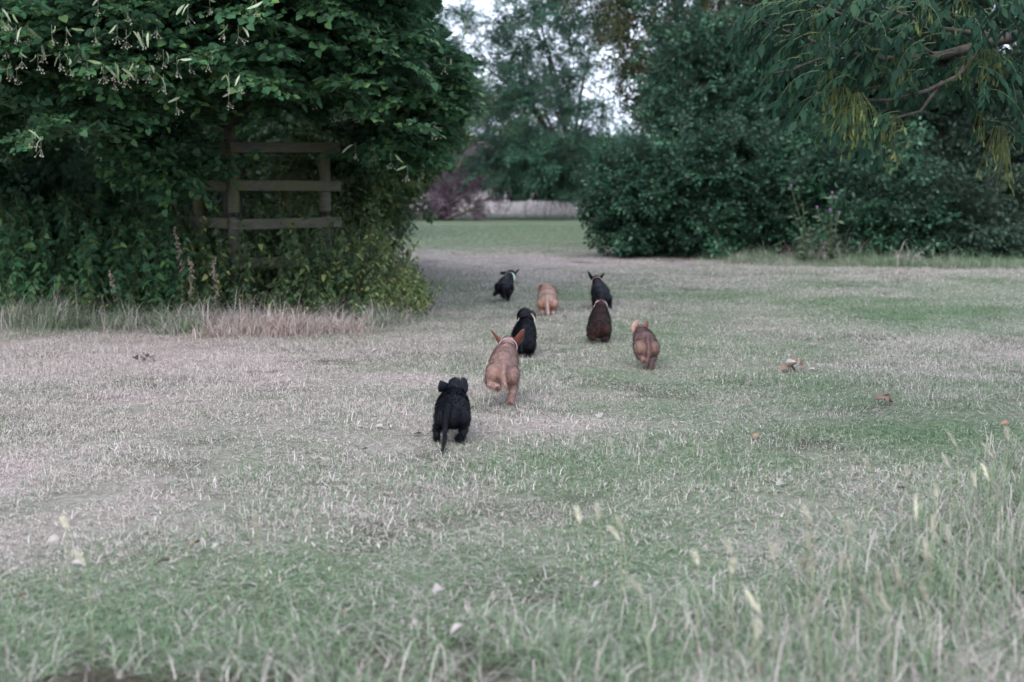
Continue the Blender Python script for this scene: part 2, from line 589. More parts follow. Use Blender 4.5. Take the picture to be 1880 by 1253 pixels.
def dryness(P):
    P = np.asarray(P)[:, :2]
    d = .54 + .95 * (fbm(P, 1.1, 3, 5) - .5) + .75 * (fbm(P, .28, 13, 3) - .5) + .55 * (fbm(P, 4.0, 9, 3) - .5)
    for c, rx, ry, e in BL:
        q = ((P[:, 0] - c[0]) / rx) ** 2 + ((P[:, 1] - c[1]) / ry) ** 2
        d = d + e * np.exp(-q)
    d = .52 + (d - .52) * .82
    y, x = P[:, 1], P[:, 0]
    edge = 20.8 - .06 * x + .5 * (fbm(P, 2.5, 5) - .5)
    # straw-coloured strip, then the mown green field behind it
    strip = np.exp(-((y - (edge - .6 )) / 1.3) ** 2)
    d = d + .45 * strip
    fld = np.clip((y - edge - 1.6) / 1.5, 0, 1)
    d = d * (1 - fld) + (.10 + .16 * fbm(P * np.array([.25, 1]), 3.0, 21, 3)) * fld
    far = np.clip((y - 41.5) / 2, 0, 1)
    d = d * (1 - far) + .97 * far
    return np.clip(d, .03, .97)


def long_zone(P):
    """1 where the grass is left unmown near the camera, ragged edge"""
    px, py, _ = proj(np.c_[P[:, :2], np.zeros(len(P))])
    lim = np.interp(px, [0, 400, 900, 1200, 1500, 1700, 1800, 1880], [1100, 1075, 1060, 1050, 965, 900, 840, 780])
    v = (py + 260 * (fbm(P[:, :2], .4, 71, 3) - .5) - lim) / 110
    return np.where(P[:, 1] < 1.5, 1, np.clip(v, 0, 1))


def ground_mat():
    m, nt, b = nodes_of('turf_soil')
    dr = N(nt, 'ShaderNodeAttribute', attribute_name='dry')
    geo = N(nt, 'ShaderNodeNewGeometry')
    n1 = N(nt, 'ShaderNodeTexNoise'); n1.inputs['Scale'].default_value = 26; n1.inputs['Detail'].default_value = 8; n1.inputs['Roughness'].default_value = .7
    nt.links.new(geo.outputs['Position'], n1.inputs['Vector'])
    g = ramp(nt, n1.outputs['Fac'], [(.3, (.035, .06, .028)), (.7, (.10, .165, .075))])
    s = ramp(nt, n1.outputs['Fac'], [(.3, (.13, .10, .09)), (.7, (.38, .32, .305))])
    col = mix(nt, dr.outputs['Fac'], g, s)
    so = N(nt, 'ShaderNodeAttribute', attribute_name='soil_shade')
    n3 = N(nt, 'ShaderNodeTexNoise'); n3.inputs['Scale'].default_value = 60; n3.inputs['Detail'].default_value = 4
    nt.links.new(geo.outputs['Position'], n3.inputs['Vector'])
    col = mix(nt, so.outputs['Fac'], col, ramp(nt, n3.outputs['Fac'], [(.3, (.018, .015, .011)), (.7, (.07, .058, .042))]))     # bare earth and thatch, darkened to paint the shade between long blades
    nt.links.new(col, b.inputs['Base Color'])
    b.inputs['Roughness'].default_value = .95
    b.inputs['Specular IOR Level'].default_value = .1
    bp = N(nt, 'ShaderNodeBump'); bp.inputs['Strength'].default_value = .6; bp.inputs['Distance'].default_value = .02
    nt.links.new(n1.outputs['Fac'], bp.inputs['Height']); nt.links.new(bp.outputs[0], b.inputs['Normal'])
    return m


def ground():
    def axis(a, b, step, outer):
        inner = list(np.arange(a, b + 1e-6, step))
        lo = [-o for o in outer[::-1]]
        return np.array([v for v in lo if v < a - .5] + inner + [v for v in outer if v > b + .5])
    xs = axis(-9, 9, .12, [12, 16, 22, 30, 45, 70, 110, 180, 300])
    ys = np.array([-300, -120, -50, -20, -8, -3, 0] + list(np.arange(2.0, 24, .12)) + list(np.arange(24.2, 60, .4)) + [65, 75, 90, 120, 180, 300, 600])
    X, Y = np.meshgrid(xs, ys)
    P = np.c_[X.ravel(), Y.ravel()]
    Z = .02 * (fbm(P, .7, 2, 2) - .5)
    Z = np.where((np.abs(P[:, 0]) < 10) & (P[:, 1] < 24), Z, 0)
    V = np.c_[P, Z]
    nx, ny = len(xs), len(ys)
    i = np.arange(nx * ny).reshape(ny, nx)
    Q = np.stack([i[:-1, :-1], i[:-1, 1:], i[1:, 1:], i[1:, :-1]], -1).reshape(-1, 4)
    me = make_mesh('ground', V, Q, ground_mat(), {'dry': dryness(P), 'soil_shade': np.clip(.95 * long_zone(P) + np.clip((fbm(P, .45, 333, 3) - .60) * 6, 0, .7) * (P[:, 1] < 22), 0, 1)}, True)
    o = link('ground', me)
    o['kind'] = 'structure'
    o['label'] = 'open parkland turf, patchy straw and green'


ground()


def blade_tile(n, size, h0, h1, w, lean, flat, curl=.4, segs=2):
    """a patch of grass blades; V,T,rnd,rnd2"""
    P = np.c_[rng.uniform(-size / 2, size / 2, (n, 2)), np.full(n, -.004)]
    h = rng.uniform(h0, h1, n) * rng.uniform(.6, 1.15, n)
    az = rng.uniform(0, 2 * math.pi, n)
    ln = np.abs(rng.normal(0, lean, n))
    fl = rng.random(n) < flat
    ln = np.where(fl, rng.uniform(1.15, 1.5, n), ln)
    P[fl, 2] += rng.uniform(.003, .018, fl.sum())
    side = np.stack([-np.sin(az + rng.normal(0, .6, n)), np.cos(az), np.zeros(n)], 1)
    ww = w * rng.uniform(.6, 1.3, n)
    V = []
    p = P.copy()
    a = ln.copy()
    ts = np.linspace(0, 1, segs + 1)
    for k, t in enumerate(ts):
        wid = ww * (1 - t) ** .6 * (1 if k < segs else 0)
        if k < segs:
            V.append(p + side * wid[:, None] / 2); V.append(p - side * wid[:, None] / 2)
        else:
            V.append(p.copy())
        d = np.stack([np.cos(az) * np.sin(a), np.sin(az) * np.sin(a), np.cos(a)], 1)
        p = p + d * (h / segs)[:, None]
        a = np.where(fl, np.minimum(a + .1, 1.62), a + curl * rng.random(n))
    V = np.stack(V, 1)
    k = V.shape[1]
    T0 = []
    for s in range(segs - 1):
        b = 2 * s
        T0 += [(b, b + 1, b + 3), (b, b + 3, b + 2)]
    T0.append((2 * segs - 2, 2 * segs - 1, 2 * segs))
    T0 = np.array(T0)
    T = (T0[None] + (np.arange(n) * k)[:, None, None]).reshape(-1, 3)
    r = rng.random(n); r2 = np.clip(rng.normal(.5, .25, n), 0, 1)
    return V.reshape(-1, 3), T, np.repeat(r, k), np.repeat(r2, k)


def tile_collection(name, specs, mat=None):
    c = bpy.data.collections.new(name)
    for i, sp in enumerate(specs):
        V, T, r, r2 = blade_tile(**sp)
        me = make_mesh(name + '_patch', V, T, mat or M_grass, {'rnd': r, 'rnd2': r2})
        o = bpy.data.objects.new('%s_patch%02d' % (name, i), me)
        c.objects.link(o)
    return c


def gn_scatter(name, P, idx, scl, dry, coll, label, tilt=.0):
    n = len(P)
    me = bpy.data.meshes.new(name)
    me.vertices.add(n)
    me.vertices.foreach_set('co', np.asarray(P, np.float32).ravel())
    rot = np.c_[rng.normal(0, tilt, n), rng.normal(0, tilt, n), rng.uniform(0, 6.28, n)].astype(np.float32)
    a = me.attributes.new('rot', 'FLOAT_VECTOR', 'POINT'); a.data.foreach_set('vector', rot.ravel())
    a = me.attributes.new('idx', 'INT', 'POINT'); a.data.foreach_set('value', np.asarray(idx, np.int32))
    s3 = np.asarray(scl, np.float32)
    if s3.ndim == 1: s3 = np.repeat(s3[:, None], 3, 1)
    a = me.attributes.new('scl', 'FLOAT_VECTOR', 'POINT'); a.data.foreach_set('vector', s3.astype(np.float32).ravel())
    a = me.attributes.new('dry', 'FLOAT', 'POINT'); a.data.foreach_set('value', np.asarray(dry, np.float32))
    o = link(name, me)
    ng = bpy.data.node_groups.new(name + '_nodes', 'GeometryNodeTree')
    ng.interface.new_socket('Geometry', in_out='INPUT', socket_type='NodeSocketGeometry')
    ng.interface.new_socket('Geometry', in_out='OUTPUT', socket_type='NodeSocketGeometry')
    gi, go = ng.nodes.new('NodeGroupInput'), ng.nodes.new('NodeGroupOutput')
    ci = ng.nodes.new('GeometryNodeCollectionInfo')
    ci.inputs['Collection'].default_value = coll
    ci.inputs['Separate Children'].default_value = True
    ci.inputs['Reset Children'].default_value = True
    ip = ng.nodes.new('GeometryNodeInstanceOnPoints')
    ip.inputs['Pick Instance'].default_value = True

    def attr(nm, t):
        q = ng.nodes.new('GeometryNodeInputNamedAttribute')
        q.data_type = t; q.inputs[0].default_value = nm
        return [s for s in q.outputs if s.enabled][0]
    L = ng.links.new
    L(gi.outputs[0], ip.inputs['Points']); L(ci.outputs[0], ip.inputs['Instance'])
    L(attr('idx', 'INT'), ip.inputs['Instance Index'])
    e2r = ng.nodes.new('FunctionNodeEulerToRotation')
    L(attr('rot', 'FLOAT_VECTOR'), e2r.inputs[0]); L(e2r.outputs[0], ip.inputs['Rotation'])
    L(attr('scl', 'FLOAT_VECTOR'), ip.inputs['Scale'])
    L(ip.outputs[0], go.inputs[0])
    md = o.modifiers.new('scatter', 'NODES'); md.node_group = ng
    o['kind'] = 'stuff'
    o['label'] = label
    return o


def in_view_pts(y0, y1, step, margin=.5, jit=.5):
    out = []
    y = y0
    while y < y1:
        half = (y + margin) * 940 / FPX + margin
        xs = np.arange(-half, half, step)
        out.append(np.c_[xs + rng.uniform(-jit, jit, len(xs)) * step, y + rng.uniform(-jit, jit, len(xs)) * step])
        y += step * .9
    return np.concatenate(out)


# short mown turf
short = tile_collection('turf', [dict(n=900, size=.36, h0=.014, h1=.036, w=.0032, lean=.8, flat=.55, curl=.9) for _ in range(4)] +
                        [dict(n=800, size=.36, h0=.02, h1=.052, w=.0032, lean=.8, flat=.5, curl=.9) for _ in range(3)])
P = in_view_pts(2.6, 14.5, .25, .7)
P = P[rng.random(len(P)) > .85 * long_zone(P)]
dry = dryness(P)
idx = np.where(fbm(P, .8, 40, 2) > .53, rng.integers(4, 7, len(P)), rng.integers(0, 4, len(P)))
gn_scatter('mown_grass', np.c_[P, np.zeros(len(P))], idx, rng.uniform(.85, 1.2, len(P)), dry, short,
           'short patchy grass covering the clearing under the running puppies')
P = in_view_pts(14.4, 34, .42, 1.2)
gn_scatter('distant_grass', np.c_[P, np.zeros(len(P))], rng.integers(0, 7, len(P)), np.c_[np.full((len(P), 2), 1.5), np.full(len(P), 1.1)], dryness(P), short,
           'short grass further off, pale strip and green field')

# long foreground grass
longg = tile_collection('long', [dict(n=330, size=.34, h0=.05, h1=.17, w=.0031, lean=.75, flat=.3, curl=1.0, segs=4) for _ in range(4)] +
                        [dict(n=230, size=.34, h0=.09, h1=.26, w=.0029, lean=.7, flat=.25, curl=1.1, segs=4) for _ in range(3)])
P = in_view_pts(2.3, 6.4, .17, .4)
px, py, _ = proj(np.c_[P, np.zeros(len(P))])
lim = np.interp(px, [0, 400, 900, 1200, 1500, 1700, 1800, 1880], [1100, 1075, 1060, 1050, 965, 900, 840, 780])
keep = (py + 260 * (fbm(P, .4, 71, 3) - .5) > lim) & (fbm(P, .22, 205, 2) > .36)
P = P[keep]; px = px[keep]; py = py[keep]; lim = lim[keep]
grow = np.clip((py - lim) / 140, 0.25, 1)
tall = (rng.random(len(P)) < .35 + .3 * (px > 1300))
gn_scatter('long_grass', np.c_[P, np.zeros(len(P))], np.where(tall, rng.integers(4, 7, len(P)), rng.integers(0, 4, len(P))),
           np.c_[np.ones((len(P), 2)), grow * rng.uniform(.6, 1.1, len(P)) * (.7 + .9 * fbm(P, .35, 88, 2)) * np.interp(px, [0, 1000, 1500, 1880], [.75, .8, 1.1, 1.25])], np.clip(dryness(P) * .45 + .22 + .5 * (fbm(P, .3, 91, 2) - .5), .15, .8), longg,
           'unmown green and straw grass along the near edge of the clearing')

# straw and long grass round the foot of the tree guard and along the hedge
P = []
for x in np.arange(-6.2, -.9, .11):
    for y in np.arange(11.3, 13.6, .13):
        P.append((x + rng.normal(0, .05), y + rng.normal(0, .05)))
P = np.array(P)
px, py, _ = proj(np.c_[P, np.zeros(len(P))])
bot = np.interp(px, [0, 300, 600, 700, 760, 790], [612, 622, 625, 605, 590, 560]) + 34 * (fbm(P, .5, 5, 2) - .5)
P = P[(py < bot) & (px < 800)]; px = px[(py < bot) & (px < 800)] if len(px) != len(P) else px
px, py, _ = proj(np.c_[P, np.zeros(len(P))])
dd = np.interp(px, [0, 250, 340, 430, 620, 700, 800], [.40, .35, .55, .92, .88, .50, .55])
gn_scatter('rough_grass', np.c_[P, np.zeros(len(P))], rng.integers(0, 7, len(P)), rng.uniform(.6, 1.2, len(P)) * np.clip(3.2 * fbm(P, .45, 66, 2) - .55, .3, 1.9) * np.interp(px, [0, 620, 690, 790], [1, 1, .8, .45]), dd, longg,
           'long bleached grass around the foot of the timber tree guard')
P = []
for x in np.arange(3.0, 9.5, .16):
    for y in np.arange(17.6, 21.2, .2):
        P.append((x + rng.normal(0, .07), y + rng.normal(0, .07)))
P = np.array(P)
keep = P[:, 1] > 18.6 - .10 * (P[:, 0] - 3) + .8 * (fbm(P, 1.2, 8, 2) - .5) + 1.8 * np.clip((3.4 - P[:, 0]) / .8, 0, 1)
P = P[keep]
gn_scatter('bank_grass', np.c_[P, np.zeros(len(P))], rng.integers(0, 7, len(P)), rng.uniform(.8, 1.5, len(P)) * (.4 + 1.1 * fbm(P, .8, 61, 2)), np.clip(-.05 + 1.1 * (fbm(P, .9, 31, 2) - .35), .03, .7), longg,
           'tufty green grass growing along the foot of the dark hedge')

# pale meadow far off
meadow = tile_collection('meadow', [dict(n=190, size=.34, h0=.08, h1=.24, w=.005, lean=.5, flat=.1, curl=.8, segs=3) for _ in range(7)],
                         mat_grass('meadow_hay', 'INSTANCER', ((.42, .36, .34), (.66, .59, .57), (.80, .74, .72))))
P = []
for y in np.arange(42, 60, .55):
    for x in np.arange(-16, 16, .5):
        P.append((x + rng.normal(0, .2), y + rng.normal(0, .2)))
P = np.array(P)
gn_scatter('meadow_grass', np.c_[P, np.zeros(len(P))], rng.integers(0, 7, len(P)), np.c_[np.full((len(P), 2), 2.8), rng.uniform(2.8, 4.0, len(P))], np.full(len(P), .97), meadow,
           'tall pale meadow grass beyond the green field')
P = []
for y in np.arange(36.5, 42, .4):
    for x in np.arange(-13, 13, .45):
        P.append((x + rng.normal(0, .2), y + rng.normal(0, .2)))
P = np.array(P)
P = P[P[:, 1] > 37 + 1.6 * (fbm(P, 3, 4, 2))]
gn_scatter('field_edge_grass', np.c_[P, np.zeros(len(P))], rng.integers(0, 7, len(P)), np.c_[np.full((len(P), 2), 2.4), rng.uniform(.5, .9, len(P))], np.full(len(P), .3), longg,
           'rough green grass between the mown field and the pale meadow')

# ------------------------------------------------------------------ trees
SPRAY_L = [spray_proto(.55, 7, 9, .056, .5, -.05) for _ in range(6)]
SPRAY_S = [spray_proto(.55, 7, 8, .058, .35, .1, .004) for _ in range(6)]
SPRAY_F = [spray_proto(1.0, 8, 9, .105, .5, .1, .007) for _ in range(5)]


def blob_points(blobs, shell=.55):
    """blobs: (cx,cy,cz, rx,ry,rz, n). returns points and outward directions"""
    P, D = [], []
    for cx, cy, cz, rx, ry, rz, n in blobs:
        n = int(n)
        d = rng.normal(0, 1, (n, 3)); d /= np.linalg.norm(d, axis=1)[:, None]
        r = shell + (1 - shell) * rng.random(n) ** .6
        P.append(np.array([cx, cy, cz]) + d * r[:, None] * np.array([rx, ry, rz]))
        D.append(d)
    return np.concatenate(P), np.concatenate(D)


def limbs(root, base, ends, rad, name='branch', split=.45, mat=None):
    """trunk then limbs to the ends"""
    mat = mat or M_bark
    base = np.asarray(base, float)
    top = np.mean(ends, axis=0)
    tp = np.array([base, base + (top - base) * .25 + rng.normal(0, rad * .6, 3) * [1, 1, 0], base + (top - base) * split, base + (top - base) * .85])
    tb = Buf(); tb.tube(np.array([tp[0], tp[0] * .5 + tp[1] * .5, tp[1], tp[2], tp[3]]), np.array([1.25, 1.05, .95, .75, .3]) * rad, 9)
    tb.obj('trunk', mat, root, True)
    for e in ends:
        a = tp[1] + (tp[2] - tp[1]) * random.random()
        e = np.asarray(e, float)
        m1 = a + (e - a) * .35 + np.array([0, 0, .12 * np.linalg.norm(e - a)]) + rng.normal(0, .05, 3)
        m2 = a + (e - a) * .7 + np.array([0, 0, .1 * np.linalg.norm(e - a)]) + rng.normal(0, .08, 3)
        b = Buf(); b.tube(np.array([a, m1, m2, e]), np.array([.5, .38, .24, .08]) * rad, 6)
        for k in range(3):
            q = (m1, m2, m2)[k]
            e2 = q + (e - a) * .3 + rng.normal(0, .22 * np.linalg.norm(e - a), 3)
            b.tube(curve(q, e2 - q, np.linalg.norm(e2 - q), 4, .1), np.linspace(.18, .04, 5) * rad, 4)
        b.obj('branch', mat, root, True)


def in_edge(P):
    px, py, _ = proj(P)
    return px + 70 * (fbm(P, .3, 19, 2) - .5) < np.interp(py, [-500, 0, 60, 150, 190, 260, 320, 370, 430, 600], [1000, 790, 800, 900, 885, 840, 800, 742, 715, 700]) + 14 * np.sin(py * .13)


def tree(name, label, cat, base, blobs, protos, shape, mat, scale=(.8, 1.2), rad=.15, gap=None, shell=.5, cut=None, group=None, nl=6, pitch=-.1, leaf_gain=1.0, minz=.02, edge=None, tumble=.65):
    root = thing(name, label, cat, base, group)
    P, D = blob_points(blobs, shell)
    if gap:
        g = fbm(P, gap[0], gap[2] if len(gap) > 2 else 50, 2)
        k = g > gap[1]
        P, D = P[k], D[k]
    k = P[:, 2] > .12
    if cut is not None: k &= cut(P)
    P, D = P[k], D[k]
    yaw = np.arctan2(-D[:, 0], D[:, 1]) + rng.normal(0, .6, len(P))
    pt = pitch + D[:, 2] * .7 + rng.normal(0, tumble, len(P))
    sc = rng.uniform(scale[0], scale[1], len(P))
    LP, LB, LS, TV, TQ = place_sprays(protos, P, yaw, pt, sc, shape, tumble * 1.2)
    ok = LP[:, 2] > minz
    if edge: ok &= edge(LP)
    LP, LB, LS = LP[ok], LB[ok], LS[ok] * leaf_gain
    V, T, r = put(shape, LP, LB, LS)
    o = link('foliage', make_mesh('foliage', V, T, mat, {'rnd': r}), root); o['kind'] = 'stuff'
    TV[:, 2] = np.maximum(TV[:, 2], .005)
    o = link('twigs', make_mesh('twigs', TV, TQ, M_twig), root); o['kind'] = 'stuff'
    ends = [np.array(b[:3]) + rng.normal(0, .25, 3) * np.array(b[3:6]) for b in blobs]
    while len(ends) < nl:
        b = random.choice(blobs); ends.append(np.array(b[:3]) + rng.uniform(-.6, .6, 3) * np.array(b[3:6]))
    limbs(root, base, ends[:max(nl, len(blobs))], rad)
    return root


def B(px, py, Y, rx, ry, rz, n):
    """crown lobe centred where the photograph shows it, sizes in metres"""
    p = at(px, py, Y)
    return (p[0], p[1], p[2], rx, ry, rz, n)


# --- lime tree on the left ------------------------------------------------------------------
G_A = at(433, 560, 12.2); G_A[2] = 0
G_B = at(600, 560, 12.66); G_B[2] = 0
ux = (G_B - G_A); SIDE = np.linalg.norm(ux); ux = ux / SIDE
uy = np.array([-ux[1], ux[0], 0])
G_C = G_A + uy * SIDE; G_D = G_B + uy * SIDE

lime_base = (G_A + G_D) / 2 + np.array([-.26, .0, 0])
lime = thing('lime_tree', 'broad lime tree with pale hanging bracts spreading over the timber guard on the left', 'tree', lime_base)
d = rng.normal(0, 1, (6400, 3)); d /= np.linalg.norm(d, axis=1)[:, None]
r = .45 + .55 * rng.random(len(d)) ** .5
c0, rr = np.array([-3.05, 12.7, 3.75]), np.array([3.3, 3.5, 2.8])
P = c0 + d * r[:, None] * rr
px, py, _ = proj(P)
zmin = np.interp(px, [0, 250, 400, 640, 700, 760, 900], [1.62, 1.62, 1.84, 1.82, 1.45, 1.25, 1.3]) + .30 * (fbm(P, .8, 12, 2) - .5)
k = (P[:, 2] > zmin) & (fbm(P, .55, 77, 2) > .38)
k &= (P[:, 1] > 10.2)
px, py, _ = proj(P)
k &= px < np.interp(py, [-400, 0, 100, 170, 240, 330], [900, 735, 770, 815, 790, 740])
k &= ~((P[:, 2] > 3.6) & (rng.random(len(P)) < .45))
k &= ~((P[:, 1] > 14.0) & (rng.random(len(P)) < .3))
P, d = P[k], d[k]
# more leafy boughs on the side that faces the clearing
cl = [(b[0], b[1]) for b in ()]
BR = [(40, 105), (70, 112), (95, 60), (52, 62), (145, 92), (122, 62), (160, 122), (190, 132), (212, 128), (232, 68), (215, 58), (262, 70), (300, 105), (235, 22),
      (180, 8), (15, 35), (288, 48), (345, 20), (300, 150), (420, 148), (440, 150), (470, 12), (385, 8), (60, 250), (75, 265), (325, 120), (30, 60), (250, 130),
      (5, 28), (110, 108), (175, 60), (275, 130), (128, 118), (228, 138)]
extra, exd = [], []
for (bx, by) in BR:
    for q in range(3):
        extra.append(at(bx + rng.normal(0, 18), by - 20 + rng.normal(0, 8), 10.15 + rng.uniform(0, .5))); exd.append((rng.normal(0, .5), -1, .1))
for _ in range(230):
    bx = rng.uniform(-40, 780); by = rng.uniform(-60, np.interp(bx, [0, 300, 420, 620, 700, 780], [190, 200, 165, 180, 240, 280]))
    extra.append(at(bx, by, 10.6 + rng.uniform(0, 1.2) + .0012 * max(0, bx - 300))); exd.append((rng.normal(0, .6), -1, .1))
for _ in range(34):   # leaves hanging over the left end of the guard
    extra.append(at(rng.uniform(270, 360), rng.uniform(225, 330), 11.75 + rng.uniform(-.15, .15))); exd.append((rng.normal(0, .6), -1, -.4))
for _ in range(60):   # long tips reaching out to the right
    t = rng.random()
    bx, by = 745 + 95 * t + rng.normal(0, 12), 30 + 140 * t + rng.normal(0, 26)
    extra.append(at(bx - 60, by - 10, 12.2 + rng.uniform(-.5, .5))); exd.append((1, rng.normal(0, .4), 0))
for _ in range(170):  # right flank drooping lower
    bx, by = rng.uniform(620, 770), rng.uniform(110, 300)
    extra.append(at(bx, by, 12.6 + rng.uniform(-.2, 1.0))); exd.append((.6, rng.normal(-.4, .4), -.2))
P = np.concatenate([P, extra]); exd = np.array(exd); exd /= np.linalg.norm(exd, axis=1)[:, None]; d = np.concatenate([d, exd])
yaw = np.arctan2(-d[:, 0], d[:, 1]) + rng.normal(0, .5, len(P))
LP, LB, LS, TV, TQ = place_sprays(SPRAY_L, P, yaw, d[:, 2] * .2 + rng.normal(.05, .22, len(P)), rng.uniform(.75, 1.1, len(P)), LIME)
kk = in_edge(LP)
LP, LB, LS = LP[kk], LB[kk], LS[kk]
kk = in_edge(TV)[TQ].all(1)
TQ = TQ[kk]
# single leaves for those seen largest
px, py, dep = proj(LP)
vis = (px > 0) & (px < 880) & (py > 0) & (py < 300)
score = np.where(vis, LS / dep * (1 + .4 * (LB[:, 1, 2] < -.25)), 0) * np.where(dep < 10.9, 1, .4)
big = np.argsort(-score)[:300]
rest = np.ones(len(LP), bool); rest[big] = False
V, T, r = put(LIME, LP[rest], LB[rest], LS[rest])
o = link('foliage', make_mesh('foliage', V, T, M_lime, {'rnd': r}), lime); o['kind'] = 'stuff'
o = link('twigs', make_mesh('twigs', TV, TQ, M_twig), lime); o['kind'] = 'stuff'


def single_pieces(nm, parent, shape, mat, P, B, S, variants=8):
    mes = [make_mesh(nm, shape[0] + np.c_[np.zeros((len(shape[0]), 2)), rng.normal(0, .02, len(shape[0]))], shape[1], mat, {'rnd': np.full(len(shape[0]), (q + .5) / variants)}) for q in range(variants)]
    base = Vector(parent['_base'])
    for i in range(len(P)):
        o = bpy.data.objects.new(nm, mes[i % variants])
        COL.objects.link(o); o.parent = parent
        M = Matrix([list(B[i][0]), list(B[i][1]), list(B[i][2])]).to_4x4()
        M = M @ Matrix.Scale(float(S[i]), 4)
        M.translation = Vector(P[i]) - base
        o.matrix_local = M


single_pieces('leaf', lime, LIME, M_lime, LP[big], LB[big], LS[big])
tb = Buf(); tb.tube([lime_base, lime_base + [0, 0, .8], lime_base + [.03, .0, 1.8], lime_base + [-.02, .05, 3.2], lime_base + [-.1, 0, 5.2]], [.105, .09, .08, .06, .02], 10); tb.obj('trunk', M_bark, lime, True)
for (ex, ey, eY, z0) in [(100, -30, 10.6, 1.7), (330, 60, 10.4, 1.9), (-150, 60, 11, 1.8), (560, 110, 11, 1.7), (760, 60, 12, 1.8), (850, 150, 12.4, 1.75), (700, 230, 13, 1.65), (20, 150, 12, 1.6), (640, -150, 12, 2.3), (0, -250, 12, 2.4), (300, -300, 13.5, 2.6), (200, 20, 15, 1.9), (650, 20, 15, 1.9)]:
    a = lime_base + np.array([0, 0, z0]); e = at(ex, ey, eY)
    b = Buf(); m1 = a + (e - a) * .35 + [0, 0, .22]; m2 = a + (e - a) * .7 + [0, 0, .16]
    b.tube([a, m1, m2, e], [.035, .026, .016, .005], 6)
    for q in range(7):
        s0 = (m1, m2, (m1 + m2) / 2, (m2 + e) / 2)[q % 4]
        b.tube(curve(s0, (e - a) / np.linalg.norm(e - a) + rng.normal(0, .5, 3), rng.uniform(.5, 1.0), 5, .3), np.linspace(.009, .002, 6), 4)
    b.obj('branch', M_bark, lime, True)

BRACT = leaf_shape([(.07, .2), (.10, .5), (.07, .85)], mid=(0., .5, 1.), fold=.1, curl=.6)
fr_rng = BR + [(random.uniform(560, 860), random.uniform(30, 330)) for _ in range(26)] + [(random.uniform(0, 500), random.uniform(0, 190)) for _ in range(14)]
for i, (bx, by) in enumerate(fr_rng):
    p = at(bx, by, (9.62 if i < len(BR) else (11.3 if bx > 550 else 9.8)) + rng.uniform(-.08, .12))
    b = Buf()
    b.tube([p + [0, 0, .05], p, p + [0, 0, -.035]], .0012, 3)
    for q in range(6):
        e = p + [rng.normal(0, .018), rng.normal(0, .018), -.055 - rng.uniform(0, .03)]
        b.tube([p + [0, 0, -.03], e], .0009, 3, cap=False)
        b.blob(e, .0055, 5, 4, rng.random())
    fo = b.obj('fruit_cluster', M_fruit, lime)
    nb = 1 + i % 2 if i < len(BR) else 1
    for q in range(nb):
        az = rng.uniform(0, 6.28)
        dv = np.array([[math.cos(az) * .8, math.sin(az) * .8, -.7 + rng.normal(0, .3)]])
        V, T, r = put(BRACT, (p + [rng.normal(0, .02), rng.normal(0, .02), .04])[None], rnd_basis(dv, .3, 1.5), np.array([rng.uniform(.06, .11)]))
        o = link('bract', make_mesh('bract', V - np.array(lime['_base']), T, M_bract, {'rnd': r}), fo, loc=lime['_base'])

# --- timber tree guard ------------------------------------------------------------------------
guard = thing('tree_guard', 'square weathered timber tree guard of round posts and flat rails under the lime tree', 'tree guard', (G_A + G_D) / 2)
for c, top in ((G_A, 1.56), (G_B, 1.41), (G_C, 1.2), (G_D, 1.2)):
    b = Buf()
    ring = [(0, .052), (top - .03, .050), (top - .008, .047), (top, .035)]
    b.tube([c + [0, 0, z] for z, _ in ring], [q for _, q in ring], 16, 1.0)
    b.obj('post', M_wood, guard, False)


def rail(p0, p1, z, outn, ext0, ext1, tilt):
    dv = (p1 - p0) / np.linalg.norm(p1 - p0)
    a = p0 - dv * ext0 + outn * .066; e = p1 + dv * ext1 + outn * .066
    L = np.linalg.norm(e - a)
    ax = (e - a) / L + np.array([0, 0, tilt]); ax /= np.linalg.norm(ax)
    up = np.cross(outn, ax); up = up if up[2] > 0 else -up
    me = bpy.data.meshes.new('rail')
    b = Buf(); b.box((a + e) / 2 + [0, 0, z], L, .03, .09, ax, outn, up, .6)
    o = b.obj('rail', M_wood, guard)
    bv = o.modifiers.new('edge', 'BEVEL'); bv.width = .004; bv.segments = 2


for z in (1.43, 1.10, .775, .44, .14):
    rail(G_A, G_B, z, -uy, .05, .12, rng.normal(0, .006))
    rail(G_A, G_C, z + .004, -ux, .0, .30, rng.normal(0, .006))
    rail(G_B, G_D, z - .003, ux, .0, .10, rng.normal(0, .006))
    rail(G_C, G_D, z, uy, .1, .10, rng.normal(0, .006))
M_nail = mat_noise('rusty_nail', [(.3, (.03, .015, .01)), (.7, (.09, .04, .025))], scale=40, bump=0)
for z in (1.43, 1.10, .775, .44, .14):
    for c in (G_A, G_B):
        for dz in (-.02, .022):
            b = Buf(); b.blob(c - uy * .0825 + [.004, 0, z + dz], .0045, 6, 4); b.obj('nail', M_nail, guard)
for c in (G_A, G_B):
    b = Buf(); b.tube([c + [0, 0, .838], c + [0, 0, .872]], .056, 16, .5)
    b.box(c + [0.01, -.06, .857], .03, .012, .022, a=.5)
    b.obj('strap', M_rubber, guard)

# --- undergrowth by the guard -------------------------------------------------------------------


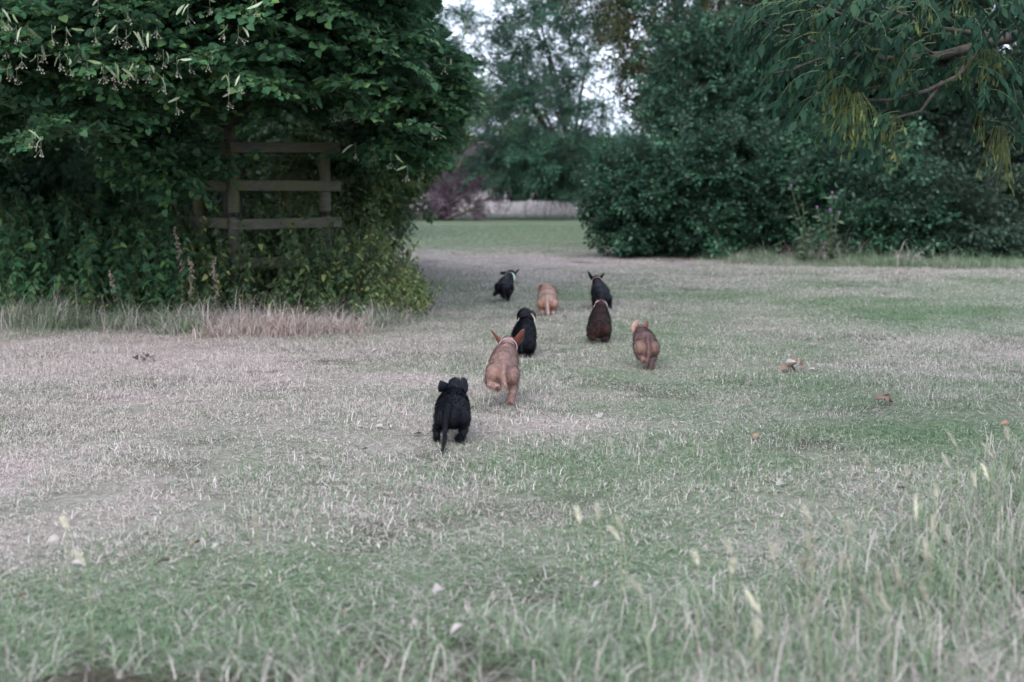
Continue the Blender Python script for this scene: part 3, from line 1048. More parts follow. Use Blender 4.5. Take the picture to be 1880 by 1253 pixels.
def stem_proto(h, n, leaf, lean, mat_l=None):
    st = curve((0, 0, 0), (lean, rng.normal(0, .05), 1), h, 7, rng.uniform(0, .2), .12)
    P, D = [], []
    for k in range(n):
        t = .12 + .86 * k / n
        i = min(int(t * 7), 6)
        p = st[i] + (st[i + 1] - st[i]) * (t * 7 - i)
        az = k * 1.57 + rng.normal(0, .3)
        d_ = np.array([math.cos(az), math.sin(az), rng.uniform(-.9, .1)])
        P.append(p + d_ * .012); D.append(d_)
    P, D = np.array(P), np.array(D)
    Bm = rnd_basis(D, .3, .4)
    b = Buf(); b.tube(st, np.linspace(.004, .0015, 8), 4, cap=False)
    return P, Bm, leaf * rng.uniform(.5, 1.2, n), np.concatenate(b.V), np.concatenate(b.Q)


def stems(name, label, pts, hts, n, leaf, lean, mat, twmat, shape=NETTLE, kind='stuff'):
    protos = [stem_proto(1.0, n, leaf, lean) for _ in range(7)]
    pts = np.asarray(pts); m = len(pts)
    which = rng.integers(0, 7, m)
    LP, LB, LS, TV, TQ, off = [], [], [], [], [], 0
    M = rot_z(rng.uniform(0, 6.28, m) if abs(lean) < .25 else rng.normal(0, .5, m))
    for k, pr in enumerate(protos):
        s = np.where(which == k)[0]
        if not len(s): continue
        hs = np.asarray(hts)[s]
        sc3 = np.stack([.5 + .5 * hs, .5 + .5 * hs, hs], 1)
        LP.append((np.einsum('nij,kj->nki', M[s], pr[0]) * sc3[:, None] + pts[s][:, None]).reshape(-1, 3))
        LB.append(np.einsum('nij,kjl->nkil', M[s], pr[1]).reshape(-1, 3, 3))
        LS.append(np.tile(pr[2], len(s)))
        tv = (np.einsum('nij,kj->nki', M[s], pr[3]) * sc3[:, None] + pts[s][:, None]).reshape(-1, 3)
        TQ.append((pr[4][None] + (np.arange(len(s)) * len(pr[3]))[:, None, None]).reshape(-1, 4) + off); off += len(tv); TV.append(tv)
    V, T, r = put(shape, np.concatenate(LP), np.concatenate(LB), np.concatenate(LS))
    nv = len(V)
    TVc, TQc = np.concatenate(TV), np.concatenate(TQ)
    me = make_mesh(name, np.concatenate([V, TVc]), [T, TQc + nv], [mat, twmat], {'rnd': np.concatenate([r, np.full(len(TVc), .5)])})
    mi = np.concatenate([np.zeros(len(T), np.int32), np.ones(len(TQc), np.int32)])
    me.polygons.foreach_set('material_index', mi)
    o = link(name, me); o['kind'] = kind; o['label'] = label
    return o


def scatter_px(x0, x1, Y0, Y1, n, yshift=0):
    X = []
    for _ in range(n):
        Y = rng.uniform(Y0, Y1); px = rng.uniform(x0, x1)
        X.append(((px - 940) / FPX * Y, Y, 0))
    return np.array(X)


pt = scatter_px(330, 690, 11.9, 13.4, 330)
px = proj(pt)[0]
stems('undergrowth', 'tangle of nettles and bindweed growing up through the timber tree guard', pt,
      np.interp(px, [330, 420, 560, 650, 690], [.75, .85, .85, .75, .6]) * rng.uniform(.5, 1.1, len(pt)) * np.interp(pt[:, 1], [11.9, 12.2, 12.7, 13.2], [.75, 1.12, 1.1, 1.75]), 30, .062, .1, M_nettle, M_gtwig)
pt = scatter_px(-40, 680, 11.45, 11.95, 130)
stems('low_weeds', 'short weeds poking through the straw in front of the undergrowth', pt, rng.uniform(.12, .42, len(pt)), 16, .045, .15, M_nettle, M_gtwig)
pt = scatter_px(-40, 350, 11.7, 13.6, 330)
stems('shaded_undergrowth', 'dark leafy undergrowth to the left of the timber tree guard', pt, rng.uniform(.5, 1.15, len(pt)) * np.interp(pt[:, 1], [11.7, 12.6], [.6, 1]), 24, .085, .12, M_lime, M_gtwig)
pt = scatter_px(610, 745, 11.9, 13.4, 150)
stems('yellowing_undergrowth', 'yellow-green leafy stems at the right end of the timber tree guard', pt, rng.uniform(.35, 1.0, len(pt)) * np.interp(proj(pt)[0], [610, 680, 715, 745], [.95, .85, .5, .3]), 26, .046, .3, M_nettle2, M_gtwig)
pt = scatter_px(690, 785, 11.7, 12.8, 80)
stems('low_weeds', 'low yellow-green weeds at the right edge of the undergrowth', pt, rng.uniform(.12, .32, len(pt)), 18, .04, .2, M_nettle2, M_gtwig)

for i, (x0, y0, x1, y1, Y, lab) in enumerate([
        (690, 545, 752, 455, 12.2, 'leaning weed stem ending lowest right of the tree guard undergrowth'),
        (700, 560, 778, 430, 12.1, 'longest weed stem leaning out to the right over the turf'),
        (675, 530, 738, 437, 12.4, 'thin weed stem rising against the green field by the guard'),
        (715, 565, 766, 480, 12.0, 'short arching weed stem at the edge of the undergrowth')]):
    p0 = at(x0, y0, Y); p0[2] = 0; p1 = at(x1, y1, Y)
    t = thing('weed_stem', lab, 'plant', p0, 'leaning weed stems')
    b = Buf(); pts = np.array([p0 + (p1 - p0) * s + np.array([0, 0, .06 * math.sin(s * 3.1)]) for s in np.linspace(0, 1, 8)])
    b.tube(pts, np.linspace(.005, .0015, 8), 5)
    b.obj('stem', M_drystem if i == 0 else M_gtwig, t)
    P_, D_ = [], []
    for k in range(26):
        s = .2 + .8 * k / 26; ii = min(int(s * 7), 6)
        P_.append(pts[ii] + (pts[ii + 1] - pts[ii]) * (s * 7 - ii)); D_.append((rng.normal(0, .6), rng.normal(0, .6), -.7))
    V, T, r = put(NETTLE, np.array(P_), rnd_basis(np.array(D_)), rng.uniform(.02, .055, 26))
    o = link('leaves', make_mesh('leaves', V, T, M_nettle2 if i % 2 else M_nettle, {'rnd': r}), t); o['kind'] = 'stuff'
for i, (x0, y0, x1, y1, Y, lab) in enumerate([
        (345, 560, 322, 418, 11.9, 'brown dried dock stalk, tallest, in dark leaves left of the guard'),
        (352, 565, 350, 470, 11.8, 'brown dried dock stalk beside the tallest one, knee high'),
        (402, 570, 392, 480, 11.8, 'reddish dried stalk just left of the corner post'),
        (215, 575, 205, 500, 11.7, 'small dried stalk in the dark undergrowth far left')]):
    p0 = at(x0, y0, Y); p0[2] = 0; p1 = at(x1, y1, Y)
    t = thing('dried_stalk', lab, 'plant', p0, 'dried stalks in the undergrowth')
    b = Buf(); pts = np.array([p0 + (p1 - p0) * s + rng.normal(0, .006, 3) for s in np.linspace(0, 1, 7)]); b.tube(pts, np.linspace(.004, .002, 7), 5)
    b.obj('stem', M_drystem, t)
    b = Buf()
    for k in range(70):
        s = .35 + .65 * rng.random(); ii = min(int(s * 6), 5)
        b.blob(pts[ii] + (pts[ii + 1] - pts[ii]) * (s * 6 - ii) + rng.normal(0, .012, 3), (.008, .008, .011), 5, 4)
    b.obj('seed_spike', M_drystem, t)['kind'] = 'stuff'

# --- shrubs behind and beside the lime ------------------------------------------------------------
tree('shrub', 'dark broad-leaved shrub filling the left edge below the lime tree', 'shrub', at(120, 560, 13.6) * [1, 1, 0],
     [B(60, 440, 13.9, 1.0, .7, .55, 170), B(230, 430, 14.2, .8, .6, .45, 120), B(-60, 360, 14.2, .9, .6, .7, 90), B(300, 480, 13.8, .5, .5, .3, 60)], SPRAY_L, LIME, M_lime, rad=.05, shell=.3)
gb = 'bushes behind the lime tree'
tree('bush', 'pale green bush glimpsed behind the lime tree at far left', 'bush', at(110, 440, 19) * [1, 1, 0],
     [B(120, 270, 19, 1.0, .8, .65, 240), B(20, 370, 19, 1.0, .8, .8, 200)], SPRAY_S, OVAL, M_pale, rad=.06, shell=.35, group=gb, leaf_gain=1.4)
tree('bush', 'bright green bush seen through the gaps of the timber guard', 'bush', at(450, 440, 18) * [1, 1, 0],
     [B(330, 320, 18, .8, .7, .8, 200), B(500, 330, 18, .9, .7, .8, 240), B(620, 330, 18.5, .8, .7, .9, 220), B(420, 200, 20, 1.6, .8, 1, 200)], SPRAY_S, OVAL, M_pale, rad=.06, shell=.35, group=gb, leaf_gain=1.4)
tree('bush', 'yellow-green hanging bush between the timber guard and the field', 'bush', at(690, 470, 16.5) * [1, 1, 0],
     [B(665, 300, 16.5, .6, .6, .7, 280), B(740, 250, 17, .4, .5, .45, 140), B(620, 390, 16, .4, .5, .45, 160)], SPRAY_S, OVAL,
     mat_leaf('lime_green_leaf', [(0, (.06, .115, .045)), (.6, (.10, .165, .06)), (1, (.21, .26, .10))], rough=.5, big=.5, trans=.35), rad=.05, shell=.3, group=gb, leaf_gain=1.2, edge=in_edge)
tree('dark_tree', 'dark tree standing behind the lime tree at the left edge', 'tree', at(-100, 420, 26) * [1, 1, 0],
     [B(100, 180, 26, 3, 1.5, 2.4, 420), B(450, 120, 27, 2.6, 1.5, 2.6, 380), B(-150, 100, 26, 2, 1.5, 3, 150)], SPRAY_F, OVAL, M_shrub2, rad=.2, shell=.3, leaf_gain=1.0, scale=(.7, 1))

# --- right side -----------------------------------------------------------------------------------
tree('spreading_tree', 'bushy dark tree with low sweeping branches right of the path gap', 'tree', at(1290, 470, 21.2) * [1, 1, 0],
     [B(1280, 420, 21, 1.05, 1.0, .40, 320), B(1205, 370, 20.8, .7, .8, .5, 280), B(1320, 320, 21, 1.0, 1, .9, 470), B(1300, 180, 21.6, .7, 1, .9, 300), B(1400, 200, 21.8, 1.0, 1, 1.2, 460),
      B(1150, 345, 20.6, .35, .4, .40, 90), B(1145, 415, 20.6, .25, .4, .18, 50), B(1420, 420, 20.9, .9, .7, .5, 210), B(1330, -60, 22, 1.5, 1.3, 1.5, 260)],
     SPRAY_S, OVAL, M_shrub, rad=.16, shell=.35, leaf_gain=1.35, gap=(.5, .37), scale=(.65, 1.0), pitch=.1)
tree('round_bush', 'rounded grey-green bush at the hedge foot beside the thistle', 'bush', at(1600, 470, 20) * [1, 1, 0],
     [B(1590, 410, 20.0, .75, .6, .42, 170), B(1560, 330, 20.4, .9, .7, .6, 220), B(1650, 440, 19.8, .5, .4, .2, 60)], SPRAY_S, OVAL, M_shrub, rad=.06, shell=.35, leaf_gain=1.25)
tree('hedge_tree', 'tall dark hedge tree behind the ash branch in the right half', 'tree', at(1620, 470, 22.3) * [1, 1, 0],
     [B(1560, 160, 22.2, 1.6, 1, 1.4, 560), B(1700, 260, 22, 1.4, 1, 1.2, 450), B(1780, 120, 22.5, 1.4, 1, 1.3, 380), B(1600, -80, 22.5, 2.0, 1.3, 1.4, 300)],
     SPRAY_S, OVAL, M_shrub2, rad=.15, shell=.35, leaf_gain=1.35, gap=(.5, .33))
tree('edge_bush', 'low dark bush at the right edge of the hedge', 'bush', at(1780, 480, 20) * [1, 1, 0],
     [B(1740, 415, 20, .75, .6, .4, 150), B(1850, 300, 21.5, .9, .7, .8, 160), B(1870, 440, 20.4, .5, .5, .25, 60)], SPRAY_S, OVAL, M_shrub2, rad=.06, shell=.35, leaf_gain=1.25)
tree('shade_tree', 'deep shaded tree closing off the right edge behind the low bush', 'tree', at(1900, 470, 24) * [1, 1, 0],
     [B(1860, 350, 24.5, 1.8, 1, 1.0, 260), B(2000, 200, 24.5, 2, 1, 2.4, 240), B(1650, 380, 24.5, 2.2, .8, .8, 260), B(1400, 330, 24.5, 1.8, .8, 1.2, 220)],
     SPRAY_F, OVAL, M_shrub2, rad=.2, shell=.2, scale=(.6, .9))
tree('tall_tree', 'tall tree with rusty tinted leaves and sky showing through, top centre right', 'tree', at(1290, 440, 29) * [1, 1, 0],
     [B(1220, 60, 29, 1.15, 1.2, 1.3, 330), B(1330, 20, 29, 1.3, 1.2, 1.2, 260), B(1270, 180, 29, 1.0, 1, .9, 160), B(1150, -90, 29, 1.8, 1.5, 1.0, 200), B(1400, -150, 29, 2.5, 2, 1.6, 240)],
     SPRAY_F, OVAL, M_warm, rad=.22, shell=.3, gap=(.5, .40), scale=(.45, .75), leaf_gain=.95)

# --- trees beyond the field -------------------------------------------------------------------------
gt = 'trees beyond the green field'
tree('field_tree', 'dark tree with low hanging crown standing in the middle of the gap', 'tree', at(1095, 403, 38) * [1, 1, 0],
     [B(985, 225, 38, 1.6, 1.5, 1.3, 300), B(940, 300, 38, 1.3, 1.2, .75, 210), B(1030, 300, 38, 1.1, 1.2, .8, 180), B(990, 345, 37.6, .75, .8, .3, 70),
      B(890, 110, 38.5, 1.7, 1.2, 1.4, 235), B(1000, 90, 38.5, 1.0, 1.2, 1.6, 330), B(800, 60, 38.5, 1.4, 1.2, 1.4, 150), B(1085, 0, 38.5, 1.1, 1.2, .9, 230), B(1085, 180, 38.8, .8, .8, .8, 80), B(1010, 352, 37.5, .6, .6, .22, 70), B(930, -100, 38.5, 3, 2, 1.8, 160)],
     SPRAY_F, OVAL, M_far, rad=.11, shell=.2, gap=(.42, .455), scale=(.5, .85), leaf_gain=.9, group=gt, minz=.52)
tree('field_tree', 'greener tree behind the low branches left of the sweeping tree', 'tree', at(1110, 398, 44) * [1, 1, 0],
     [B(1100, 320, 44, 1.0, 1.0, .6, 170), B(1180, 325, 44, 1.3, 1.2, .7, 150), B(1070, 350, 44, .7, 1, .3, 70)], SPRAY_F, OVAL, M_far, rad=.2, shell=.3, scale=(.6, 1), leaf_gain=1.1, group=gt)
tree('field_tree', 'pale green tree behind the purple one, left of the gap', 'tree', at(800, 392, 52) * [1, 1, 0],
     [B(860, 230, 52, 2.2, 1.5, 1.3, 200), B(770, 290, 50, 2.2, 1.5, 1.4, 260), B(700, 240, 50, 2.5, 1.5, 2.0, 200)], SPRAY_F, OVAL, M_pale, rad=.22, shell=.3, scale=(.7, 1.1), leaf_gain=1.2, group=gt)
tree('field_tree', 'mid green tree behind the rusty tinted tree and the sky gap', 'tree', at(1240, 392, 55) * [1, 1, 0],
     [B(1230, 320, 55, 3, 2, 1.6, 260), B(1350, 250, 55, 3, 2, 3, 260)], SPRAY_F, OVAL, M_far, rad=.25, shell=.3, scale=(.8, 1.2), leaf_gain=1.2, group=gt)
for i, (px_, w_, h_, lab) in enumerate([(560, 7, 4.5, 'distant tree on the skyline furthest left of the gap'), (780, 7, 3.0, 'distant tree on the skyline behind the purple tree'),
                                         (930, 6, 2.6, 'distant low tree behind the pale meadow'), (1060, 6, 2.7, 'distant tree behind the small red shelter'),
                                         (1250, 8, 4.0, 'distant tree hidden behind the spreading dark tree')]):
    Y = 92 + 4 * i
    c = at(px_, 380, Y)
    tree('distant_tree', lab, 'tree', c * [1, 1, 0], [(c[0], Y, h_ * .55 + .3, w_ * .5, 2.5, h_ * .55, 240)], SPRAY_F, OVAL, M_pale if i in (1, 3) else M_far, rad=.3, shell=.3, scale=(1.2, 2.0), group='distant trees', nl=3)
tree('purple_tree', 'purple-leaved plum tree with half bare branches sprawling on the field edge', 'tree', at(815, 404, 37.2) * [1, 1, 0],
     [B(785, 380, 37.2, .60, .4, .28, 75), B(795, 352, 37.2, .33, .4, .26, 40), B(840, 340, 37.4, .38, .4, .28, 40), B(872, 262, 37.4, .15, .3, .25, 10), B(890, 350, 37.2, .32, .3, .30, 22), B(850, 375, 37.2, .8, .4, .22, 40)],
     SPRAY_F, OVAL, M_purple, rad=.10, shell=.1, scale=(.35, .6), leaf_gain=.8)
ft = thing('fallen_branch', 'bare dark branch lying across the field edge under the purple tree', 'branch', at(820, 405, 36.6) * [1, 1, 0])
b = Buf()
b.tube([at(818, 403, 36.6), at(850, 392, 36.6), at(880, 378, 36.6), at(902, 360, 36.5)], [.05, .04, .03, .012], 6)
b.tube([at(862, 388, 36.6), at(874, 392, 36.3), at(890, 396, 36.1)], [.03, .02, .01], 5)
b.tube([at(800, 396, 36.6), at(812, 380, 36.8), at(838, 370, 36.8), at(862, 352, 36.8)], [.04, .035, .025, .01], 5)
b.tube([at(874, 382, 36.6), at(872, 368, 36.5), at(860, 356, 36.4)], [.02, .014, .008], 5)
b.obj('limb', M_bark, ft, True)
# small shelter among the pale grass
sh = thing('shelter', 'small hut with grey slanting roof and orange-red wall in the pale meadow', 'hut', at(1060, 394, 47) * [1, 1, 0])
c = at(1060, 385, 47); c[2] = 0
b = Buf(); b.box(c + [0.1, 0, .3], .75, .7, .6); b.obj('wall', mat_noise('red_wall', [(.3, (.42, .10, .06)), (.7, (.55, .16, .09))], scale=6, bump=.1), sh)
b = Buf(); ax = np.array([.87, 0, .5]); b.box(c + [-.05, 0, .56], 1.15, .85, .05, ax, (0, 1, 0), np.array([-.5, 0, .87])); b.obj('roof', mat_noise('grey_roof', [(.3, (.20, .15, .19)), (.7, (.32, .25, .30))], scale=6, bump=.1), sh)

# --- thistle and dry clump by the hedge ---------------------------------------------------------------
M_thistle = mat_leaf('thistle_leaf', [(0, (.10, .16, .10)), (1, (.22, .29, .19))], rough=.6, big=.3, gain=.5)
M_flower = mat_noise('thistle_flower', [(.3, (.30, .10, .38)), (.7, (.50, .25, .58))], scale=30, bump=0)
for i, (tops, bx, lab) in enumerate([(((1528, 358), (1500, 385), (1524, 390), (1540, 395)), 1524, 'tall thistle with purple flower heads in front of the hedge'),
                                     (((1452, 345), (1474, 372), (1458, 392), (1480, 432)), 1478, 'pale leggy thistle without open flowers left of the purple one')]):
    base = at(bx, 480, 19.0); base[2] = 0
    t = thing('thistle', lab, 'thistle', base, 'thistles by the hedge')
    b = Buf(); P_, D_ = [], []
    fls = []
    for (tx, ty) in tops:
        e = at(tx, ty, 18.9 + rng.uniform(-.15, .15))
        m_ = base * .5 + e * .5 + np.array([(base[0] - e[0]) * .25, 0, 0])
        pts = np.array([base, base * .6 + m_ * .4, m_, m_ * .45 + e * .55, e])
        b.tube(pts, [.008, .007, .005, .004, .003], 5)
        for k in range(26):
            s = .1 + .9 * rng.random(); ii = min(int(s * 4), 3)
            az = rng.uniform(0, 6.28)
            P_.append(pts[ii] + (pts[ii + 1] - pts[ii]) * (s * 4 - ii)); D_.append((math.cos(az), math.sin(az), rng.uniform(-.2, .7)))
        fls.append(e)
    b.obj('stem', M_gtwig, t)
    V, T, r = put(LANCE, np.array(P_), rnd_basis(np.array(D_)), rng.uniform(.05, .13, len(P_)))
    o = link('leaves', make_mesh('leaves', V, T, M_thistle, {'rnd': r}), t); o['kind'] = 'stuff'
    for e in (fls if i == 0 else fls[:1]):
        f = Buf(); f.blob(e + [0, 0, .005], (.016, .016, .018), 8, 6); fo = f.obj('flower_head', M_thistle, t)
        f = Buf()
        for k in range(14):
            az = k * .45; f.tube([e + [0, 0, .018], e + [math.cos(az) * .016, math.sin(az) * .016, .042]], [.004, .002], 3)
        o = link('petals', f.mesh('petals', M_flower), fo, loc=(0, 0, 0))


def tussock(name, label, base, n, h, spread, mat, dryv, cat='grass clump', group=None, w=.004):
    n = int(n * 1.5); h = h * 1.25
    V, T, r, r2 = blade_tile(n, .01, h * .5, h, w * 1.2, spread, .05, 1.1, 4)
    q = rng.normal(0, 1, (n, 2)) * h * .22
    V = V + np.repeat(np.c_[q, np.zeros(n)], 9, 0)
    me = make_mesh(name, V, T, mat, {'rnd': r, 'rnd2': r2, 'dry': np.full(len(V), dryv)})
    o = link(name, me, loc=base)
    return tag(o, label, cat, group)


gc = 'clumps of dry grass'
for x_, y_, n_, h_, dv, lab in [(1520, 480, 520, .62, .8, 'big bleached grass clump under the thistles'), (1562, 482, 240, .38, .95, 'pinkish collapsed straw clump right of the thistle clump'),
                            (1400, 484, 200, .30, .15, 'bright green tussock at the left foot of the hedge bank'), (1478, 484, 240, .32, .3, 'green tussock left of the bleached clump'),
                            (1660, 488, 240, .33, .6, 'brownish green tussock along the hedge foot'), (1365, 474, 120, .25, .9, 'small dry clump at the corner of the spreading tree')]:
    tussock('grass_clump', lab, gnd(x_, y_), n_, h_, .45, M_grass_geo, dv, group=gc, w=.007)
for x_, y_, n_, h_, dv, lab in [(465, 612, 170, .34, .97, 'pale pinkish straw clump in front of the corner post'), (550, 614, 190, .36, .97, 'bleached straw clump below the middle of the guard'),
                            (600, 605, 120, .30, .9, 'straw clump below the right guard post'), (330, 612, 160, .33, .3, 'green bending grass clump left of the guard'),
                            (100, 605, 220, .36, .25, 'green grass clump at the foot of the left undergrowth'), (35, 600, 160, .34, .4, 'grass clump at the far left edge'),
                            (230, 606, 160, .33, .45, 'mixed grass clump between the two green ones on the left'), (400, 618, 150, .27, .92, 'low straw clump left of the pinkish one'), (508, 617, 170, .33, .95, 'straw clump between the two tallest bleached ones'), (640, 612, 150, .28, .93, 'low pinkish straw clump at the right end of the guard'),
                            (690, 600, 130, .28, .45, 'yellowish grass clump at the right corner of the undergrowth')]:
    tussock('grass_clump', lab, gnd(x_, y_), n_, h_, .55, M_grass_pink if dv > .9 else M_grass_geo, dv, group=gc)

# ------------------------------------------------------------------ ash branch, upper right
ash_base = np.array([3.9, 6.9, 0])
ash = thing('ash_tree', 'ash tree reaching in from the upper right with drooping leaves and seed keys', 'tree', ash_base)
b = Buf(); b.tube([ash_base, ash_base + [0, 0, 1.2], ash_base + [.05, 0, 2.4], ash_base + [-.1, .1, 4.5], ash_base + [0, 0, 6.8]], [.2, .17, .15, .1, .03], 12); b.obj('trunk', M_bark, ash, True)
tw_px = [  # limbs seen in the photograph
    [(2100, -60, 6.4), (1880, 62, 6.3), (1800, 84, 6.25), (1720, 104, 6.2), (1640, 110, 6.1), (1560, 100, 6.0), (1470, 70, 5.9), (1400, 40, 5.8)],
    [(1853, 69, 6.3), (1734, 54, 6.2), (1640, 20, 6.1), (1540, -10, 6.0)],
    [(1800, 84, 6.25), (1760, 140, 6.15), (1700, 168, 6.1), (1630, 184, 6.0), (1590, 184, 5.95), (1560, 160, 5.9)],
    [(1730, 150, 6.15), (1690, 205, 6.05), (1630, 220, 6.0), (1600, 210, 5.9)],
    [(2100, 40, 6.6), (1960, 140, 6.5), (1880, 190, 6.4), (1820, 215, 6.3)],
    [(1560, 100, 6.0), (1500, 110, 5.9), (1450, 130, 5.85), (1420, 135, 5.8)],
    [(1720, 104, 6.2), (1650, 60, 6.0), (1580, 40, 5.9), (1500, 10, 5.8)],
]
LEAFPOS = []
for k, tw in enumerate(tw_px):
    pts = np.array([at(*q) for q in tw])
    # smooth
    t = np.linspace(0, len(pts) - 1, len(pts) * 4)
    sm = np.stack([np.interp(t, np.arange(len(pts)), pts[:, j]) for j in range(3)], 1)
    b = Buf(); b.tube(sm, np.linspace((.03, .012, .012, .008, .02, .007, .008)[k], .004, len(sm)), 7); b.obj('branch', M_bark, ash, True)
b = Buf(); p0 = ash_base + [0, 0, 2.4]; p1 = at(2100, -60, 6.4); b.tube([p0, (p0 + p1) / 2 + [0, 0, .1], p1], [.06, .045, .03], 7); b.obj('branch', M_bark, ash, True)
b = Buf(); p0 = ash_base + [0, 0, 2.0]; p1 = at(2100, 40, 6.6); b.tube([p0, (p0 + p1) / 2 + [0, 0, .1], p1], [.05, .035, .02], 7); b.obj('branch', M_bark, ash, True)


def ash_leaf(p, az, L, droop, tb, out):
    rc = curve(p, (math.cos(az), math.sin(az) * .8, -.1), L, 6, droop, .08)
    tb.tube(rc, np.linspace(.0018, .0009, 7), 3, cap=False)
    for j in range(5):
        t = 1.4 + j * 1.05
        i = min(int(t), 5); q = rc[i] + (rc[i + 1] - rc[i]) * (t - i)
        tg = rc[i + 1] - rc[i]; tg /= np.linalg.norm(tg)
        sd = np.cross(tg, (0, 0, 1)); sd /= np.linalg.norm(sd) + 1e-6
        for s in (-1, 1):
            dv = tg * .75 + sd * s * .65 + np.array([0, 0, -.35]) + rng.normal(0, .12, 3)
            out.append((q, dv, rng.uniform(.070, .098) * (L / .27)))
    out.append((rc[-1], rc[-1] - rc[-2], .095 * (L / .27)))


tb = Buf(); out = []
seeds = [(1390 + rng.uniform(-20, 20), 5 + 20 * q, rng.uniform(5.7, 5.9), 3.3) for q in range(4)]
zones = [(1400, 1560, -30, 120, 62), (1540, 1700, -30, 160, 80), (1680, 1900, -30, 150, 90), (1430, 1560, 90, 200, 12), (1560, 1700, 150, 240, 9), (1780, 1890, 130, 230, 6), (1880, 2050, -40, 160, 20), (1700, 1800, 120, 170, 6)]
for x0, x1, y0, y1, n in zones:
    for _ in range(n):
        px_, py_ = rng.uniform(x0, x1), rng.uniform(y0, y1)
        az = math.pi + rng.normal(0, .9) if px_ < 1700 else rng.uniform(0, 6.28)
        seeds.append((px_, py_, rng.uniform(5.7, 6.6), az))
for px_, py_, Y_, az in seeds:
    ash_leaf(at(px_ + (38 if px_ < 1600 else 0), py_, Y_), az, rng.uniform(.16, .23), rng.uniform(.9, 1.8), tb, out)
for px_, py_, Y_, az in [(1412, 2, 5.75, 3.3), (1430, 45, 5.7, 3.5), (1440, 105, 5.7, 3.4), (1475, 130, 5.7, 3.5), (1500, 165, 5.75, 3.7), (1470, 60, 5.7, 3.2), (1560, 190, 5.8, 3.9), (1600, 215, 5.8, 4.0), (1640, 235, 5.85, 3.9), (1540, 205, 5.8, 3.4)]:
    ash_leaf(at(px_ + 30, py_, Y_), az, .23, 1.5, tb, out)
for _ in range(330):     # the crown above the frame
    dv = rng.normal(0, 1, 3); dv /= np.linalg.norm(dv)
    p = np.array([3.6, 6.8, 4.2]) + dv * np.array([2.3, 2.4, 2.1]) * rng.uniform(.5, 1)
    if p[2] < 2.15: continue
    ash_leaf(p, rng.uniform(0, 6.28), .36, 1.0, tb, out)
LPa = np.array([q[0] for q in out]); LDa = np.array([q[1] for q in out]); LSa = np.array([q[2] for q in out]) * .88
LBa = rnd_basis(LDa, .35, .4)
px, py, dep = proj(LPa)
score = np.where((px > 1330) & (px < 1880) & (py > 0) & (py < 340), 1 / dep, 0)
big = np.argsort(-score)[:300]; rest = np.ones(len(LPa), bool); rest[big] = False
V, T, r = put(LANCE, LPa[rest], LBa[rest], LSa[rest])
o = link('foliage', make_mesh('foliage', V, T, M_ash, {'rnd': r}), ash); o['kind'] = 'stuff'
single_pieces('leaflet', ash, LANCE, M_ash, LPa[big], LBa[big], LSa[big])
o = link('leaf_stalks', tb.mesh('leaf_stalks', M_gtwig), ash); o['kind'] = 'stuff'
KEY = leaf_shape([(.07, .3), (.12, .6), (.08, .9)], fold=.05, curl=.1)
for (sx, sy, n, sp, ln) in [(1520, 145, 18, .05, .12), (1545, 175, 30, .05, .14), (1570, 185, 30, .05, .17), (1555, 215, 26, .04, .15), (1585, 200, 24, .04, .13), (1640, 225, 26, .025, .18), (1648, 255, 12, .02, .08),
                            (1780, 120, 20, .045, .08), (1810, 105, 26, .045, .12), (1830, 110, 18, .04, .10), (1800, 218, 14, .02, .09), (1835, 245, 34, .04, .17), (1845, 270, 26, .03, .17), (1658, 100, 14, .03, .1), (1500, 30, 10, .03, .08),
                            (1690, 20, 12, .03, .1), (1760, 8, 12, .03, .1), (1650, 120, 14, .03, .09)]:
    c = at(sx, sy, rng.uniform(5.65, 5.85) if sx < 1700 else rng.uniform(5.9, 6.1))
    b = Buf(); P_ = []
    for k in range(n):
        e = c + [rng.normal(0, sp), rng.normal(0, sp), -rng.uniform(0, ln)]
        b.tube([c + [0, 0, .03] + (e - c) * [.3, .3, 0], e], .0008, 3, cap=False)
        P_.append(e)
    D_ = np.c_[rng.normal(0, .22, (n, 2)), -np.ones(n)]
    V, T, r = put(KEY, np.array(P_), rnd_basis(D_, .5, 2.0), rng.uniform(.030, .042, n))
    b.add(V, T, None, r)
    b.obj('seed_cluster', M_keys, ash)

# ------------------------------------------------------------------ barley heads in the foreground
HEADS = [(1682, 935, 60), (1712, 965, 40), (1545, 1040, 42), (1470, 1045, 36), (1650, 1060, 60), (1610, 1075, 55), (1700, 1010, 52), (1740, 985, 44), (1485, 950, 40), (1485, 1000, 36), (1062, 950, 34), (1098, 945, 34),
         (1385, 1110, 50), (1480, 1045, 34), (1140, 965, 30), (1132, 985, 26), (1175, 1085, 26), (1340, 1010, 30), (1700, 1095, 30), (1810, 870, 36), (1835, 905, 34), (1790, 885, 30), (1815, 830, 32), (1750, 810, 30),
         (1738, 850, 28), (1850, 800, 26), (1665, 870, 24), (1590, 1100, 34), (1345, 1045, 26), (1420, 1020, 24), (1280, 1030, 22), (470, 960, 24), (150, 1030, 24), (120, 965, 22), (1560, 975, 26), (1625, 1110, 40), (1500, 1115, 28),
         (1390, 1160, 40), (1595, 860, 20), (1720, 905, 30)]
POSW = lambda x, y: ('far right' if x > 1720 else 'right' if x > 1420 else 'middle' if x > 900 else 'left')
gb = 'wild barley heads in the near grass'
ORD = ['first', 'second', 'third', 'fourth', 'fifth', 'sixth', 'seventh', 'eighth', 'ninth', 'tenth', 'eleventh', 'twelfth', 'thirteenth', 'fourteenth', 'fifteenth', 'sixteenth']


def zone_of(hx, hy):
    if hx > 1720: return 'in the right edge clump'
    if hx > 1560: return 'in the thick lower right group'
    if hx > 1400: return 'just left of the thick right group'
    if hx > 900: return 'in the middle near grass'
    return 'in the lower left dry grass'


